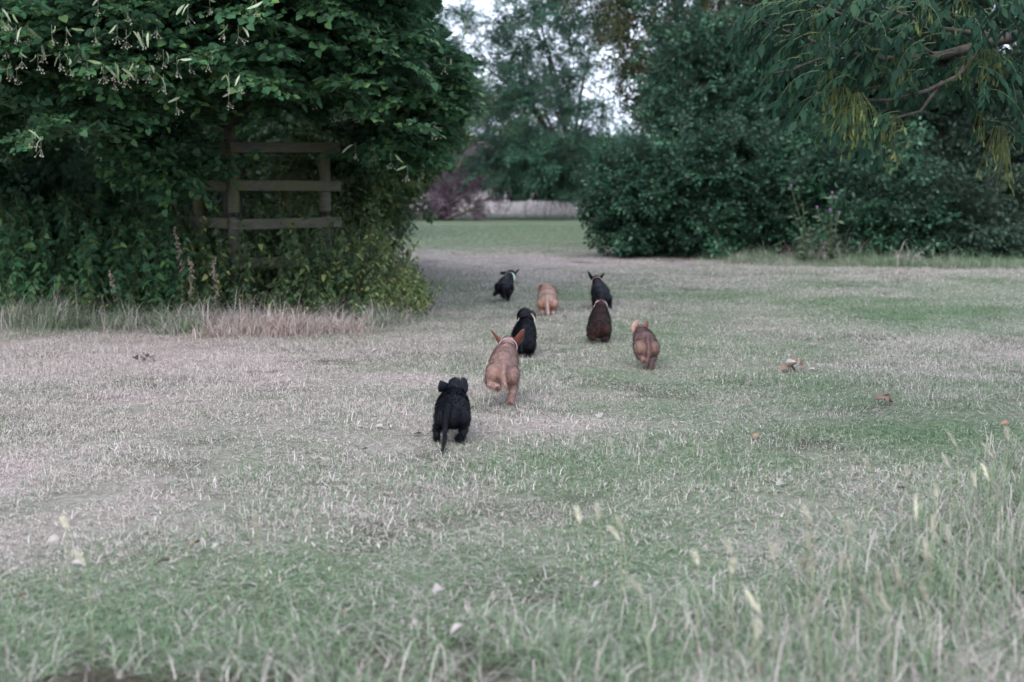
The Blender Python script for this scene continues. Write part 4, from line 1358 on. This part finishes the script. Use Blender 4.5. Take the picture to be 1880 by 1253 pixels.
for i, (hx, hy, ln) in enumerate(HEADS):
    Yb = gnd(hx, hy + rng.uniform(150, 230) * (1 if hy > 900 else .75))[1]
    e = at(hx, hy, Yb)
    lean = rng.normal(.008, .014)
    base = np.array([e[0] + rng.normal(.01, .02), Yb + rng.normal(0, .03), 0])
    z = zone_of(hx, hy)
    same = sorted(h[0] + h[1] * .001 for h in HEADS if zone_of(h[0], h[1]) == z)
    o_ = ORD[same.index(hx + hy * .001)]
    look = 'long' if ln > 41 else 'medium' if ln > 28 else 'short'
    t = thing('barley_stem', 'barley stem, %s pale head, %s from left %s' % (look, o_, z), 'grass stem', base, gb)
    m1 = base * .5 + e * .5 + np.array([lean * .6, 0, .0])
    L = ln / FPX * Yb * .9
    top = e + np.array([-lean * .5, 0, L * .5]); low = e + np.array([lean * .5, 0, -L * .5])
    b = Buf(); b.tube([base, m1, low, e], [.0014, .0012, .001, .0008], 5); b.obj('stem', M_stalk, t)
    b = Buf()
    b.tube([low, low * .6 + top * .4, top], [.0026, .0044, .0012], 5, .5)
    n = 34
    for k in range(n):
        s = k / n; p = low + (top - low) * s * .85; az = k * 2.4
        q = p + (top - low) / max(L, .01) * (.022 * rng.uniform(.7, 1.2)) + np.array([math.cos(az), math.sin(az), 0]) * rng.uniform(.005, .012)
        b.tube([p, q], [.0014, .0004], 3, rng.random(), cap=False)
    b.obj('seed_head', M_barley, t)

# ------------------------------------------------------------------ fallen leaves and litter
M_litter = [mat_noise('pale_dead_leaf', [(.3, (.20, .17, .16)), (.7, (.40, .36, .335))], 40, bump=.2), mat_noise('orange_dead_leaf', [(.3, (.18, .10, .07)), (.7, (.30, .18, .125))], 40, bump=.2),
            mat_noise('brown_dead_leaf', [(.3, (.10, .06, .045)), (.7, (.24, .16, .12))], 40, bump=.2)]
LIT = leaf_shape([(.28, .1), (.36, .4), (.2, .75)], fold=.5, curl=.35)
for (lx, ly, sz, c_, yaw_, lab) in [
        (703, 789, 13, 0, .4, 'white curled leaf on the turf left of the black puppy'), (772, 803, 15, 0, 1.2, 'upright pale leaf right beside the nearest black puppy'), (1100, 766, 17, 0, 2.1, 'pale leaf on the turf right of the roan puppy'),
        (1008, 803, 12, 0, 2.8, 'small pale leaf on the turf right of the nearest black puppy'), (824, 832, 11, 1, .5, 'small orange leaf beside the hanging tail'), (366, 1030, 20, 1, 1.6, 'long orange leaf lying in the lower left grass'),
        (405, 1034, 18, 0, 1.7, 'pale leaf touching the long orange leaf'), (472, 1118, 26, 0, .6, 'large grey-white crumpled leaf in the lower left grass'), (812, 1118, 24, 0, 1.6, 'large pale flat leaf in the near grass at the middle'),
        (150, 1072, 22, 0, .3, 'pinkish pale leaf in the dry grass lower left'), (110, 1022, 18, 0, 1.3, 'bluish white leaf in the dry grass on the left'), (52, 1130, 18, 1, .9, 'brown-orange leaf near the lower left corner'),
        (1118, 894, 14, 0, 1.5, 'small white leaf lying flat in the middle of the turf'), (577, 892, 16, 0, 2.6, 'thin upright pale leaf on the lawn left of centre'), (1664, 904, 15, 0, .4, 'small grey-white leaf before the right barley stems'),
        (1436, 893, 20, 0, 1.5, 'long pale leaf on the dry patch right of centre'), (1394, 806, 14, 1, .7, 'orange-brown leaf on the turf at mid right'), (1852, 783, 14, 1, .4, 'orange leaf at the right edge of the turf'),
        (313, 1066, 24, 0, .8, 'pale leaf among the dry grass above the green lower left'), (850, 1190, 24, 0, 1.2, 'pale pink leaf at the bottom of the near grass'), (1106, 1108, 22, 0, 1.4, 'pale leaf near the bottom right of centre'),
        (638, 1165, 12, 1, .4, 'tiny orange leaf in the bottom grass left of centre'), (675, 830, 10, 2, .9, 'small dark curled leaf on the lawn left of the nearest puppy'), (979, 601, 9, 0, .9, 'tiny white leaf between the puppies in the middle'),
        (1096, 634, 9, 0, .1, 'tiny white leaf just below the chocolate puppy'), (968, 658, 9, 0, .1, 'pale leaf at the feet of the black puppy in the middle'), (1497, 683, 9, 0, .5, 'tiny white leaf right of the dark leaf heap'),
        (590, 855, 8, 2, .5, 'tiny brown leaf on the lawn left of centre'), (693, 647, 12, 0, .9, 'pale leaf on the straw near the undergrowth corner'), (1350, 905, 12, 2, .9, 'dark curled leaf on the dry patch right of centre')]:
    p = gnd(lx, ly)
    S = sz / FPX * p[1] * 1.25
    V, T = LIT
    me = make_mesh('fallen_leaf', V * S, T, M_litter[c_], {'rnd': np.full(len(V), .5)})
    sm = me
    o = link('fallen_leaf', me, loc=(p[0], p[1], .014 if ly < 1000 else .06))
    o.rotation_euler = (rng.uniform(-.1, .5), rng.uniform(-.5, .5), yaw_ + 1.0)
    tag(o, lab, 'leaf', 'fallen leaves on the turf')
for (lx, ly, w_, lab, dark) in [(1457, 682, 46, 'heap of dark curled leaves and twigs on the turf at the right', 2), (264, 665, 42, 'small heap of pale and dark leaves on the straw at the left', 0),
                                (1622, 744, 40, 'flattened brown twiggy heap on the turf far right', 2), (1790, 1020, 20, 'small pale leaf heap in the right foreground grass', 0)]:
    p = gnd(lx, ly)
    t = thing('leaf_heap', lab, 'leaf litter', p, 'small heaps of dead leaves')
    hw = w_ / FPX * p[1] / 2
    for k in range(9):
        V, T = LIT
        S = hw * rng.uniform(.55, .9)
        me = make_mesh('dead_leaf', V * S, T, M_litter[(dark, 0, 2, dark)[k % 4]], {'rnd': np.full(len(V), .5)})
        o = link('dead_leaf', me, t, loc=(rng.uniform(-.8, .8) * hw, rng.uniform(-.5, .5) * hw, .02 + rng.uniform(0, .035)))
        o.rotation_euler = (rng.uniform(-.6, .8), rng.uniform(-.8, .8), rng.uniform(0, 6.28))
    b = Buf()
    for k in range(5):
        q = p + [rng.uniform(-.8, .8) * hw, rng.uniform(-.3, .3) * hw, .03]
        b.tube([q, q + [rng.normal(0, hw * .6), rng.normal(0, hw * .3), rng.uniform(0, .03)]], .002, 4)
    b.obj('twig', M_drystem, t)

# ------------------------------------------------------------------ puppies


def mat_fur(name, base, dark=None, light=None, scale=10, amt=(.45, .6), rough=.62, zones=(), sheen=.15, fine=.35, spec=.25):
    """coat colour; zones: (x,y,z,radius,colour,strength) markings in body coordinates"""
    m, nt, b = nodes_of(name)
    geo = N(nt, 'ShaderNodeTexCoord')
    pos = geo.outputs['Object']
    col = base
    if dark:
        n1 = N(nt, 'ShaderNodeTexNoise'); n1.inputs['Scale'].default_value = scale; n1.inputs['Detail'].default_value = 6; n1.inputs['Roughness'].default_value = .65
        nt.links.new(pos, n1.inputs['Vector'])
        mr = N(nt, 'ShaderNodeMapRange'); mr.inputs[1].default_value = amt[0]; mr.inputs[2].default_value = amt[1]
        nt.links.new(n1.outputs['Fac'], mr.inputs[0])
        col = mix(nt, mr.outputs[0], base, dark)
    for (x, y, z, rad, c, st) in zones:
        vm = N(nt, 'ShaderNodeVectorMath', operation='DISTANCE'); vm.inputs[1].default_value = (x, y, z)
        nt.links.new(pos, vm.inputs[0])
        mr = N(nt, 'ShaderNodeMapRange'); mr.inputs[1].default_value = rad * 1.15; mr.inputs[2].default_value = rad * .5
        mr.inputs[3].default_value = 0; mr.inputs[4].default_value = st
        nt.links.new(vm.outputs['Value'], mr.inputs[0])
        col = mix(nt, mr.outputs[0], col, c)
    # hair by hair value variation
    at_ = N(nt, 'ShaderNodeAttribute', attribute_name='rnd')
    hv = N(nt, 'ShaderNodeHueSaturation')
    if not hasattr(col, 'is_output'):
        hv.inputs['Color'].default_value = (*col, 1)
    else:
        nt.links.new(col, hv.inputs['Color'])
    mr = N(nt, 'ShaderNodeMapRange'); mr.inputs[3].default_value = 1 - fine; mr.inputs[4].default_value = 1 + fine
    nt.links.new(at_.outputs['Fac'], mr.inputs[0]); nt.links.new(mr.outputs[0], hv.inputs['Value'])
    nt.links.new(hv.outputs[0], b.inputs['Base Color'])
    b.inputs['Roughness'].default_value = rough
    b.inputs['Specular IOR Level'].default_value = spec
    b.inputs['Sheen Weight'].default_value = sheen
    b.inputs['Sheen Roughness'].default_value = .4
    return m


def ear_mesh(pts, wid, th, wdir, mat):
    """flap lofted along pts; wid = full widths, wdir = direction the flap is wide in"""
    pts = np.array(pts, float)
    t = np.linspace(0, len(pts) - 1, 9)
    P = np.stack([np.interp(t, np.arange(len(pts)), pts[:, j]) for j in range(3)], 1)
    P[1:-1] = (P[:-2] + 2 * P[1:-1] + P[2:]) / 4
    W = np.interp(t, np.arange(len(pts)), wid)
    W[-1] *= .35
    V, Q = [], []
    sd = 10
    wdir = np.asarray(wdir, float)
    for i in range(9):
        tg = P[min(i + 1, 8)] - P[max(i - 1, 0)]; tg /= np.linalg.norm(tg)
        u = wdir - tg * wdir.dot(tg); u /= np.linalg.norm(u); w = np.cross(tg, u)
        for k in range(sd):
            a = 2 * math.pi * k / sd
            off = math.cos(a) * W[i] / 2
            V.append(P[i] + u * off + w * (math.sin(a) * th / 2 + .18 * abs(off)))
    for i in range(8):
        for k in range(sd):
            Q.append((i * sd + k, i * sd + (k + 1) % sd, (i + 1) * sd + (k + 1) % sd, (i + 1) * sd + k))
    V = np.array(V + [P[0], P[-1]])
    T = [(sd * 9, (k + 1) % sd, k) for k in range(sd)] + [(sd * 9 + 1, sd * 8 + k, sd * 8 + (k + 1) % sd) for k in range(sd)]
    return make_mesh('ear', V, [np.array(T), np.array(Q)], mat, {'rnd': np.full(len(V), .5)}, True)


def puppy(label, base_px, Y, spec, fur, ear_mats, collar=None, tail=None, hair=.010, nhair=14000, group='spaniel puppies running away across the turf', foot_z=0):
    base = np.array([(base_px - 940) / FPX * Y, Y, 0.0])
    s = Y / FPX
    root = thing('puppy', label, 'puppy', base, group)

    def J(px_, py_, dy):
        return at(px_, py_, Y + dy) - base
    b = Buf()
    q0 = spec['blobs'][0]
    spec['blobs'][0] = (q0[0], q0[1] - q0[5] * .08, q0[2], q0[3] * .86, q0[4], q0[5] * .88)
    for lb in spec['limbs'][:2]:     # rounded thighs either side of the tail
        b.blob(J(lb[0][0], lb[0][1] - lb[0][3] * .3, lb[0][2]), (lb[0][3] * 1.05 * s, .065, lb[0][3] * 1.15 * s), 16, 10)
    for (px_, py_, dy, rx, ry, rz) in spec['blobs']:
        b.blob(J(px_, py_, dy), (rx * s, ry, rz * s), 18, 12)
    # spine keeps the trunk in one piece
    sp = spec['blobs'][:4]
    for q0, q1 in zip(sp[:4], spec['blobs'][1:5]):
        for f in (.2, .4, .6, .8):
            q = [u * (1 - f) + v * f for u, v in zip(q0, q1)]
            b.blob(J(*q[:3]), (q[3] * s, q[4] * .85, q[5] * s), 18, 12)
    for chain in spec['limbs']:
        cp = []
        for (px_, py_, dy, r_) in chain:
            q = J(px_, py_, dy); cp.append(q)
            b.blob(q, r_ * s, 12, 8)
        b.tube(cp, [q[3] * s for q in chain], 12)
    if tail:
        tp = [J(*q[:3]) for q in tail]; tr = [q[3] * s for q in tail]
        t_ = np.linspace(0, len(tp) - 1, 12)
        tp = np.stack([np.interp(t_, np.arange(len(tp)), np.array(tp)[:, j]) for j in range(3)], 1)
        b.tube(tp, np.interp(t_, np.arange(len(tr)), tr), 10)
        b.blob(tp[-1], tr[-1] * 1.0, 8, 6)
    me = b.mesh('body', fur)
    o = bpy.data.objects.new('body_tmp', me); COL.objects.link(o)
    rm = o.modifiers.new('r', 'REMESH'); rm.mode = 'VOXEL'; rm.voxel_size = .0042
    sm = o.modifiers.new('s', 'SMOOTH'); sm.factor = .5; sm.iterations = 11
    dg = bpy.context.evaluated_depsgraph_get()
    me2 = bpy.data.meshes.new_from_object(o.evaluated_get(dg))
    bpy.data.objects.remove(o)
    me2.name = 'body'
    me2.materials.clear(); me2.materials.append(fur)
    me2.polygons.foreach_set('use_smooth', np.ones(len(me2.polygons), bool))
    n = len(me2.vertices)
    a = me2.attributes.new('rnd', 'FLOAT', 'POINT'); a.data.foreach_set('value', np.full(n, .42, np.float32))
    body = link('body', me2, root, loc=(0, 0, 0))
    co = np.empty(n * 3, np.float32); me2.vertices.foreach_get('co', co); co = co.reshape(-1, 3)
    no = np.empty(n * 3, np.float32); me2.vertices.foreach_get('normal', no); no = no.reshape(-1, 3)
    # coat: thin tapered hairs lying back along the body
    nhair = int(nhair * 1.9)
    pick = rng.integers(0, n, nhair)
    p = co[pick] + rng.normal(0, .002, (nhair, 3)); nn = no[pick]
    flow = np.array([0, -.75, -.65]) + rng.normal(0, .28, (nhair, 3))
    flow = flow - nn * np.sum(flow * nn, 1)[:, None]
    dv = flow + nn * rng.uniform(.25, .6, nhair)[:, None]
    dv /= np.linalg.norm(dv, axis=1)[:, None]
    side = np.cross(dv, nn); side /= np.linalg.norm(side, axis=1)[:, None] + 1e-9
    ln = hair * 1.35 * rng.uniform(.5, 1.4, nhair) * np.where(p[:, 1] > .31, .45, 1)
    w = .0008 * (Y / 7) ** .5
    V = np.stack([p + side * w, p - side * w, p + dv * ln[:, None]], 1).reshape(-1, 3)
    T = np.arange(nhair * 3).reshape(-1, 3)
    r_ = np.clip(.5 + rng.normal(0, .28, nhair), 0, 1)
    ob = link('coat', make_mesh('coat', V, T, fur, {'rnd': np.repeat(r_, 3)}), root, loc=(0, 0, 0)); ob['kind'] = 'stuff'
    for (ps, wd, wdir), em in zip(spec['ears'], ear_mats):
        link('ear', ear_mesh([J(*q) for q in ps], [q * s for q in wd], .006, wdir, em), root, loc=(0, 0, 0))
    if collar:
        (cx, cy, dy), rad, (tx, tz), cm, hh = collar
        c = J(cx, cy, dy)
        axv = np.array([tx, .75, tz]); axv /= np.linalg.norm(axv)
        u = np.cross(axv, (0, 0, 1)); u /= np.linalg.norm(u); w_ = np.cross(u, axv)
        b = Buf(); V, Q = [], []
        for k in range(24):
            a_ = 2 * math.pi * k / 24
            rr_ = (math.cos(a_) * u + math.sin(a_) * w_)
            for q, (ra, az_) in enumerate(((0, -hh), (.003, -hh), (.003, hh), (0, hh))):
                V.append(c + rr_ * (rad * s * 1.06 + .004 + ra) + axv * az_ * 1.35)
        for k in range(24):
            k2 = (k + 1) % 24
            for q in range(4):
                Q.append((k * 4 + q, k * 4 + (q + 1) % 4, k2 * 4 + (q + 1) % 4, k2 * 4 + q))
        b.add(V, None, Q); co_ = link('collar', b.mesh('collar', cm, True), root, loc=(0, 0, 0))
        b = Buf(); b.blob(c + u * (rad * s + .004) * (.8) - w_ * .01 - axv * .006, (.006, .004, .006), 8, 6); link('buckle', b.mesh('buckle', M_buckle), co_, loc=(0, 0, 0))
    for (px_, py_, dy, r1) in spec.get('pads', ()):
        c = J(px_, py_, dy)
        b = Buf(); b.blob(c, (r1 * s * .55, .004, r1 * s * .45), 8, 6)
        for k in range(4):
            b.blob(c + np.array([(k - 1.5) * r1 * s * .42, -.001, -r1 * s * (.62 if k in (1, 2) else .45)]), (r1 * s * .2, .003, r1 * s * .24), 6, 5)
        link('paw_pads', b.mesh('paw_pads', M_pad, True), root, loc=(0, 0, 0))
    return root


M_pad = mat_noise('paw_pad', [(.3, (.05, .025, .025)), (.7, (.11, .055, .05))], 60, bump=.1)
M_buckle, _nt, _b = nodes_of('buckle_metal'); _b.inputs['Metallic'].default_value = 1; _b.inputs['Base Color'].default_value = (.5, .5, .52, 1); _b.inputs['Roughness'].default_value = .35
BLACK = mat_fur('black_fur', (.0035, .004, .0075), sheen=.0, fine=.8, rough=.5, spec=.18)
CHOC = mat_fur('chocolate_fur', (.046, .014, .012), (.010, .005, .006), scale=14, sheen=.12, fine=.45)
C_pink = mat_noise('pink_collar', [(.3, (.55, .28, .28)), (.7, (.70, .40, .38))], 50, bump=.1)
C_white = mat_noise('mint_collar', [(.3, (.55, .70, .62)), (.7, (.72, .84, .76))], 50, bump=.1)
C_cream = mat_noise('cream_collar', [(.3, (.62, .45, .30)), (.7, (.75, .62, .48))], 50, bump=.1)
C_lilac = mat_noise('lilac_collar', [(.3, (.40, .34, .38)), (.7, (.55, .48, .52))], 50, bump=.1)


def face(hx, hy, dy, r, turn=0):
    """skull, brow, muzzle and nose lobes in front of the head centre"""
    return [(hx, hy, dy, r, .050, r * .92), (hx + turn * .5, hy + 1.5, dy + .04, r * .62, .045, r * .55), (hx + turn, hy + 2.5, dy + .075, r * .5, .035, r * .42), (hx + turn, hy + 2, dy + .105, r * .24, .01, r * .2)]


# nearest: black
puppy('nearest black puppy with long tail hanging down, running away', 830, 6.22,
      dict(blobs=[(830, 765, .05, 35, .085, 28), (831, 751, .15, 33, .11, 29), (832, 738, .25, 29, .09, 24), (835, 724, .33, 18, .06, 17)] + face(836, 706, .38, 14.5, 2),
           limbs=[[(812, 772, .05, 15), (803, 786, .07, 9), (802, 797, -.01, 6.5), (802, 805, .01, 7)], [(849, 772, .05, 15), (851, 785, .07, 9), (850, 795, -.01, 7), (847, 803, .0, 8), (840, 805, .02, 6)],
                  [(820, 760, .27, 10), (818, 785, .30, 6), (818, 797, .33, 5)], [(846, 760, .27, 10), (848, 782, .33, 7), (848, 793, .37, 6)]],
           ears=[([(825, 710, .37), (818, 710, .36), (811, 710, .35), (805, 708, .34)], [10, 19, 23, 22], (-.35, 0, 1)), ([(849, 694, .37), (852, 698, .36), (854, 710, .35), (854, 723, .34)], [9, 13, 14, 9], (.8, .6, 0))]),
      BLACK, [BLACK, BLACK], tail=[(823, 745, .0, 6.5), (819, 766, -.06, 5.8), (817, 788, -.11, 4.8), (816, 810, -.16, 3.8), (811, 836, -.215, 2.4)])
# roan tan
ROAN_E = mat_fur('liver_ear', (.15, .045, .028), (.07, .025, .02), scale=20, sheen=.1)
ROAN = mat_fur('roan_fur', (.37, .23, .195), (.19, .12, .11), scale=55, amt=(.42, .66), sheen=.2, fine=.35,
               zones=[(-.035, -.02, .155, .06, (.45, .26, .175), .4), (.035, 0, .14, .055, (.44, .26, .18), .3), (.02, .41, .29, .085, (.14, .065, .055), .8)])
puppy('tan roan puppy with raised hind paw and both ears flung up', 924, 7.28,
      dict(blobs=[(922, 684, .06, 28, .09, 25), (925, 668, .16, 27, .11, 25), (928, 652, .26, 22, .09, 21), (931, 640, .34, 15, .06, 15)] + face(933, 630, .37, 14, 2),
           limbs=[[(907, 688, .03, 14), (899, 698, .06, 9), (901, 706, -.04, 7), (913, 711, -.07, 6.5)], [(938, 692, .05, 15), (941, 708, .07, 10), (941, 722, -.0, 6.5), (938, 735, -.01, 6), (936, 743, -.02, 6.5)],
                  [(916, 680, .28, 9), (914, 700, .35, 6), (914, 712, .42, 5)], [(940, 680, .28, 9), (942, 700, .37, 6), (943, 708, .45, 5)]],
           ears=[([(923, 634, .36), (917, 628, .35), (911, 618, .34), (901, 606, .32)], [9, 9, 6, 2], (.6, 0, .6)), ([(945, 634, .36), (951, 626, .34), (956, 617, .33), (962, 604, .33)], [15, 19, 14, 6], (.75, .3, -.5))],
           pads=[(913, 712, -.10, 6), (936, 740, -.055, 6)]),
      ROAN, [ROAN_E, ROAN_E], collar=((932, 639, .335), 15.5, (.0, -.2), C_lilac, .005), tail=[(926, 668, .0, 5), (924, 686, -.05, 5), (926, 703, -.07, 4), (931, 717, -.07, 2.4)], hair=.014, nhair=16000)
# middle black
puppy('black puppy with cream collar running behind the roan one', 960, 9.25,
      dict(blobs=[(960, 630, .05, 24, .09, 25), (962, 616, .15, 23, .11, 22), (965, 602, .25, 18, .09, 18), (967, 591, .32, 12, .05, 12)] + face(964, 578, .35, 14, -2),
           limbs=[[(948, 636, .04, 11), (947, 646, .06, 7), (947, 652, -.0, 5)], [(973, 636, .04, 11), (972, 648, .06, 7), (970, 655, .0, 5)], [(956, 622, .27, 8), (956, 640, .33, 5)], [(972, 622, .27, 8), (973, 640, .33, 5)]],
           ears=[([(956, 570, .35), (951, 577, .34), (951, 588, .34)], [10, 12, 8], (.6, .8, 0)), ([(976, 571, .35), (981, 577, .34), (979, 592, .33)], [9, 11, 7], (.6, .8, 0))]),
      BLACK, [BLACK, BLACK], collar=((967, 589, .325), 13.2, (.15, -.2), C_cream, .007), tail=[(960, 616, .0, 4), (957, 632, -.04, 3.4), (958, 647, -.06, 2.2)])
# far left black
puppy('farthest black puppy leaping at the left with pale mint collar', 925, 13.3,
      dict(blobs=[(924, 529, .05, 14, .08, 12), (928, 523, .15, 14.5, .10, 13), (932, 516, .25, 11, .08, 11), (935, 509, .32, 7.5, .05, 8)] + face(938, 504, .36, 9.5, 3),
           limbs=[[(916, 530, .05, 8), (913, 536, .03, 5), (908, 541, -.02, 3.4)], [(924, 538, .05, 7), (925, 544, .08, 4.5), (926, 545, .0, 3.8)], [(932, 536, .10, 8), (934, 544, .12, 4), (932, 552, .10, 3.2)], [(938, 528, .24, 6), (938, 538, .34, 3.2)]],
           ears=[([(930, 501, .36), (923, 502, .35), (918, 501, .34)], [6, 6.5, 5], (0, .2, 1)), ([(944, 506, .36), (948, 501, .35), (953, 495, .34)], [8, 9, 7], (.6, .0, .6))]),
      BLACK, [BLACK, BLACK], collar=((935.5, 509.5, .325), 8.3, (.35, -.1), C_white, .009), hair=.008, nhair=6000)
# golden
GOLD = mat_fur('golden_fur', (.44, .30, .25), (.33, .21, .175), scale=25, sheen=.25, fine=.25,
               zones=[(-.055, -.03, .085, .055, (.36, .17, .09), .6), (.055, -.03, .085, .055, (.36, .17, .09), .6), (0, -.10, .05, .035, (.60, .43, .40), .6)])
GOLD_E = mat_fur('golden_ear', (.42, .19, .13), (.22, .10, .08), scale=20, sheen=.1)
GOLD_D = mat_fur('dark_ear', (.10, .04, .035), (.06, .02, .02), scale=20, sheen=.1)
puppy('golden puppy with pale tail in the far group, head down', 1005, 12.0,
      dict(blobs=[(1005, 555, .05, 18.5, .09, 17), (1005, 546, .15, 18, .11, 16), (1005, 538, .25, 15.5, .09, 14), (1004, 533, .32, 11, .05, 10)] + face(1003, 530, .36, 10.5, -2),
           limbs=[[(993, 560, .04, 7.5), (995, 568, .06, 5), (996, 574, 0, 3.5)], [(1017, 560, .04, 7.5), (1016, 570, .06, 5), (1015, 576, 0, 3.5)], [(998, 555, .27, 5), (998, 566, .33, 3.5)], [(1012, 555, .27, 5), (1012, 566, .33, 3.5)]],
           ears=[([(995, 524, .35), (990, 526, .34), (987, 533, .33)], [8, 8, 6], (.7, .6, 0)), ([(1013, 525, .35), (1020, 529, .34), (1025, 540, .33)], [4, 5, 5], (.5, .8, 0))]),
      GOLD, [GOLD_E, GOLD_D], tail=[(1005, 541, .0, 3.4), (1004, 556, -.05, 3.4), (1006, 570, -.07, 2.8), (1007, 580, -.08, 1.8)], hair=.012, nhair=10000)
# ears up black
puppy('far black puppy with both ears straight up and pink collar', 1103, 12.6,
      dict(blobs=[(1104, 548, .05, 18.5, .09, 18), (1102, 538, .15, 18, .11, 16), (1099, 528, .25, 13, .08, 13), (1096, 520, .32, 9, .05, 9)] + face(1095, 513, .36, 9, -1),
           limbs=[[(1094, 553, .04, 8), (1092, 562, .06, 5), (1092, 567, .0, 4)], [(1115, 552, .04, 9), (1118, 561, .05, 6), (1120, 567, .0, 4.4)], [(1096, 545, .27, 5), (1095, 558, .35, 3.5)], [(1108, 545, .27, 5), (1109, 558, .35, 3.5)]],
           ears=[([(1088, 513, .36), (1084, 507, .35), (1080, 498, .34)], [7, 6.5, 2.5], (.8, .2, .2)), ([(1102, 512, .36), (1106, 506, .35), (1110, 502, .34)], [7, 4.5, 3], (.7, .2, -.5))]),
      BLACK, [BLACK, BLACK], collar=((1096.5, 520, .315), 9.6, (-.05, -.15), C_pink, .008), hair=.008, nhair=6000)
# chocolate
CH_E = mat_fur('pinkish_brown_ear', (.30, .13, .115), (.12, .05, .045), scale=22, sheen=.1)
puppy('dark chocolate puppy directly behind the ears-up black one', 1101, 10.05,
      dict(blobs=[(1100, 603, .05, 21.5, .09, 20), (1101, 591, .15, 20, .11, 18), (1102, 577, .25, 15, .08, 15), (1103, 566, .32, 10.5, .05, 10)] + face(1103, 558, .36, 10.5, 1),
           limbs=[[(1088, 608, .03, 10), (1086, 616, .05, 7.5), (1090, 619, -.02, 5)], [(1111, 607, .03, 10.5), (1112, 617, .05, 7), (1110, 624, -.02, 5.6)], [(1095, 600, .27, 6), (1095, 612, .35, 4)], [(1108, 600, .27, 6), (1108, 612, .35, 4)]],
           ears=[([(1097, 553, .35), (1093, 558, .33), (1092, 564, .32)], [7, 8, 6], (.5, .8, 0)), ([(1110, 553, .35), (1113, 558, .33), (1114, 566, .32)], [7, 7, 5], (.5, .8, 0))]),
      CHOC, [CH_E, CHOC], collar=((1103, 565, .325), 11, (0, -.15), C_lilac, .006), tail=[(1101, 592, -.02, 4), (1099, 603, -.06, 3.6), (1098, 612, -.06, 2.5)], hair=.016, nhair=14000)
# brown with pale patches
BRN = mat_fur('brown_fur', (.20, .115, .105), (.10, .05, .048), scale=30, sheen=.2, fine=.3,
              zones=[(-.038, .0, .135, .06, (.33, .205, .15), .6), (.045, .0, .125, .06, (.33, .19, .14), .6), (-.01, -.04, .06, .04, (.36, .19, .13), .6), (-.03, .36, .21, .08, (.09, .045, .045), .7)])
BR_E1 = mat_fur('pale_pink_ear', (.50, .30, .26), (.32, .16, .13), scale=22, sheen=.1)
BR_E2 = mat_fur('brown_ear', (.22, .10, .075), (.08, .04, .035), scale=22, sheen=.1)
puppy('brown puppy with pale rump patches, rightmost of the pack', 1186, 8.7,
      dict(blobs=[(1187, 640, .05, 22, .09, 22), (1184, 628, .15, 21, .11, 20), (1180, 618, .25, 17, .08, 16), (1177, 611, .31, 12, .05, 11)] + face(1176, 606, .35, 10.5, -2),
           limbs=[[(1176, 642, .03, 12), (1175, 652, .06, 8), (1180, 658, -.03, 5), (1182, 662, -.05, 5)], [(1198, 642, .03, 12), (1199, 654, .06, 8), (1196, 665, -.02, 5), (1194, 675, -.03, 5)], [(1170, 632, .27, 7), (1169, 648, .36, 4.5)], [(1190, 632, .27, 7), (1190, 650, .36, 4.5)]],
           ears=[([(1167, 611, .34), (1165, 600, .33), (1171, 588, .33)], [11, 13, 7], (.8, .3, 0)), ([(1184, 608, .34), (1187, 599, .33), (1189, 589, .33)], [8, 10, 7], (.8, .3, 0))],
           pads=[(1182, 663, -.075, 5), (1194, 677, -.06, 5)]),
      BRN, [BR_E1, BR_E2], tail=[(1189, 622, -.01, 4), (1192, 638, -.05, 4), (1191, 654, -.07, 3.2), (1187, 664, -.08, 2.2)], hair=.012, nhair=12000)

for o in bpy.data.objects:
    if '_base' in o.keys():
        del o['_base']
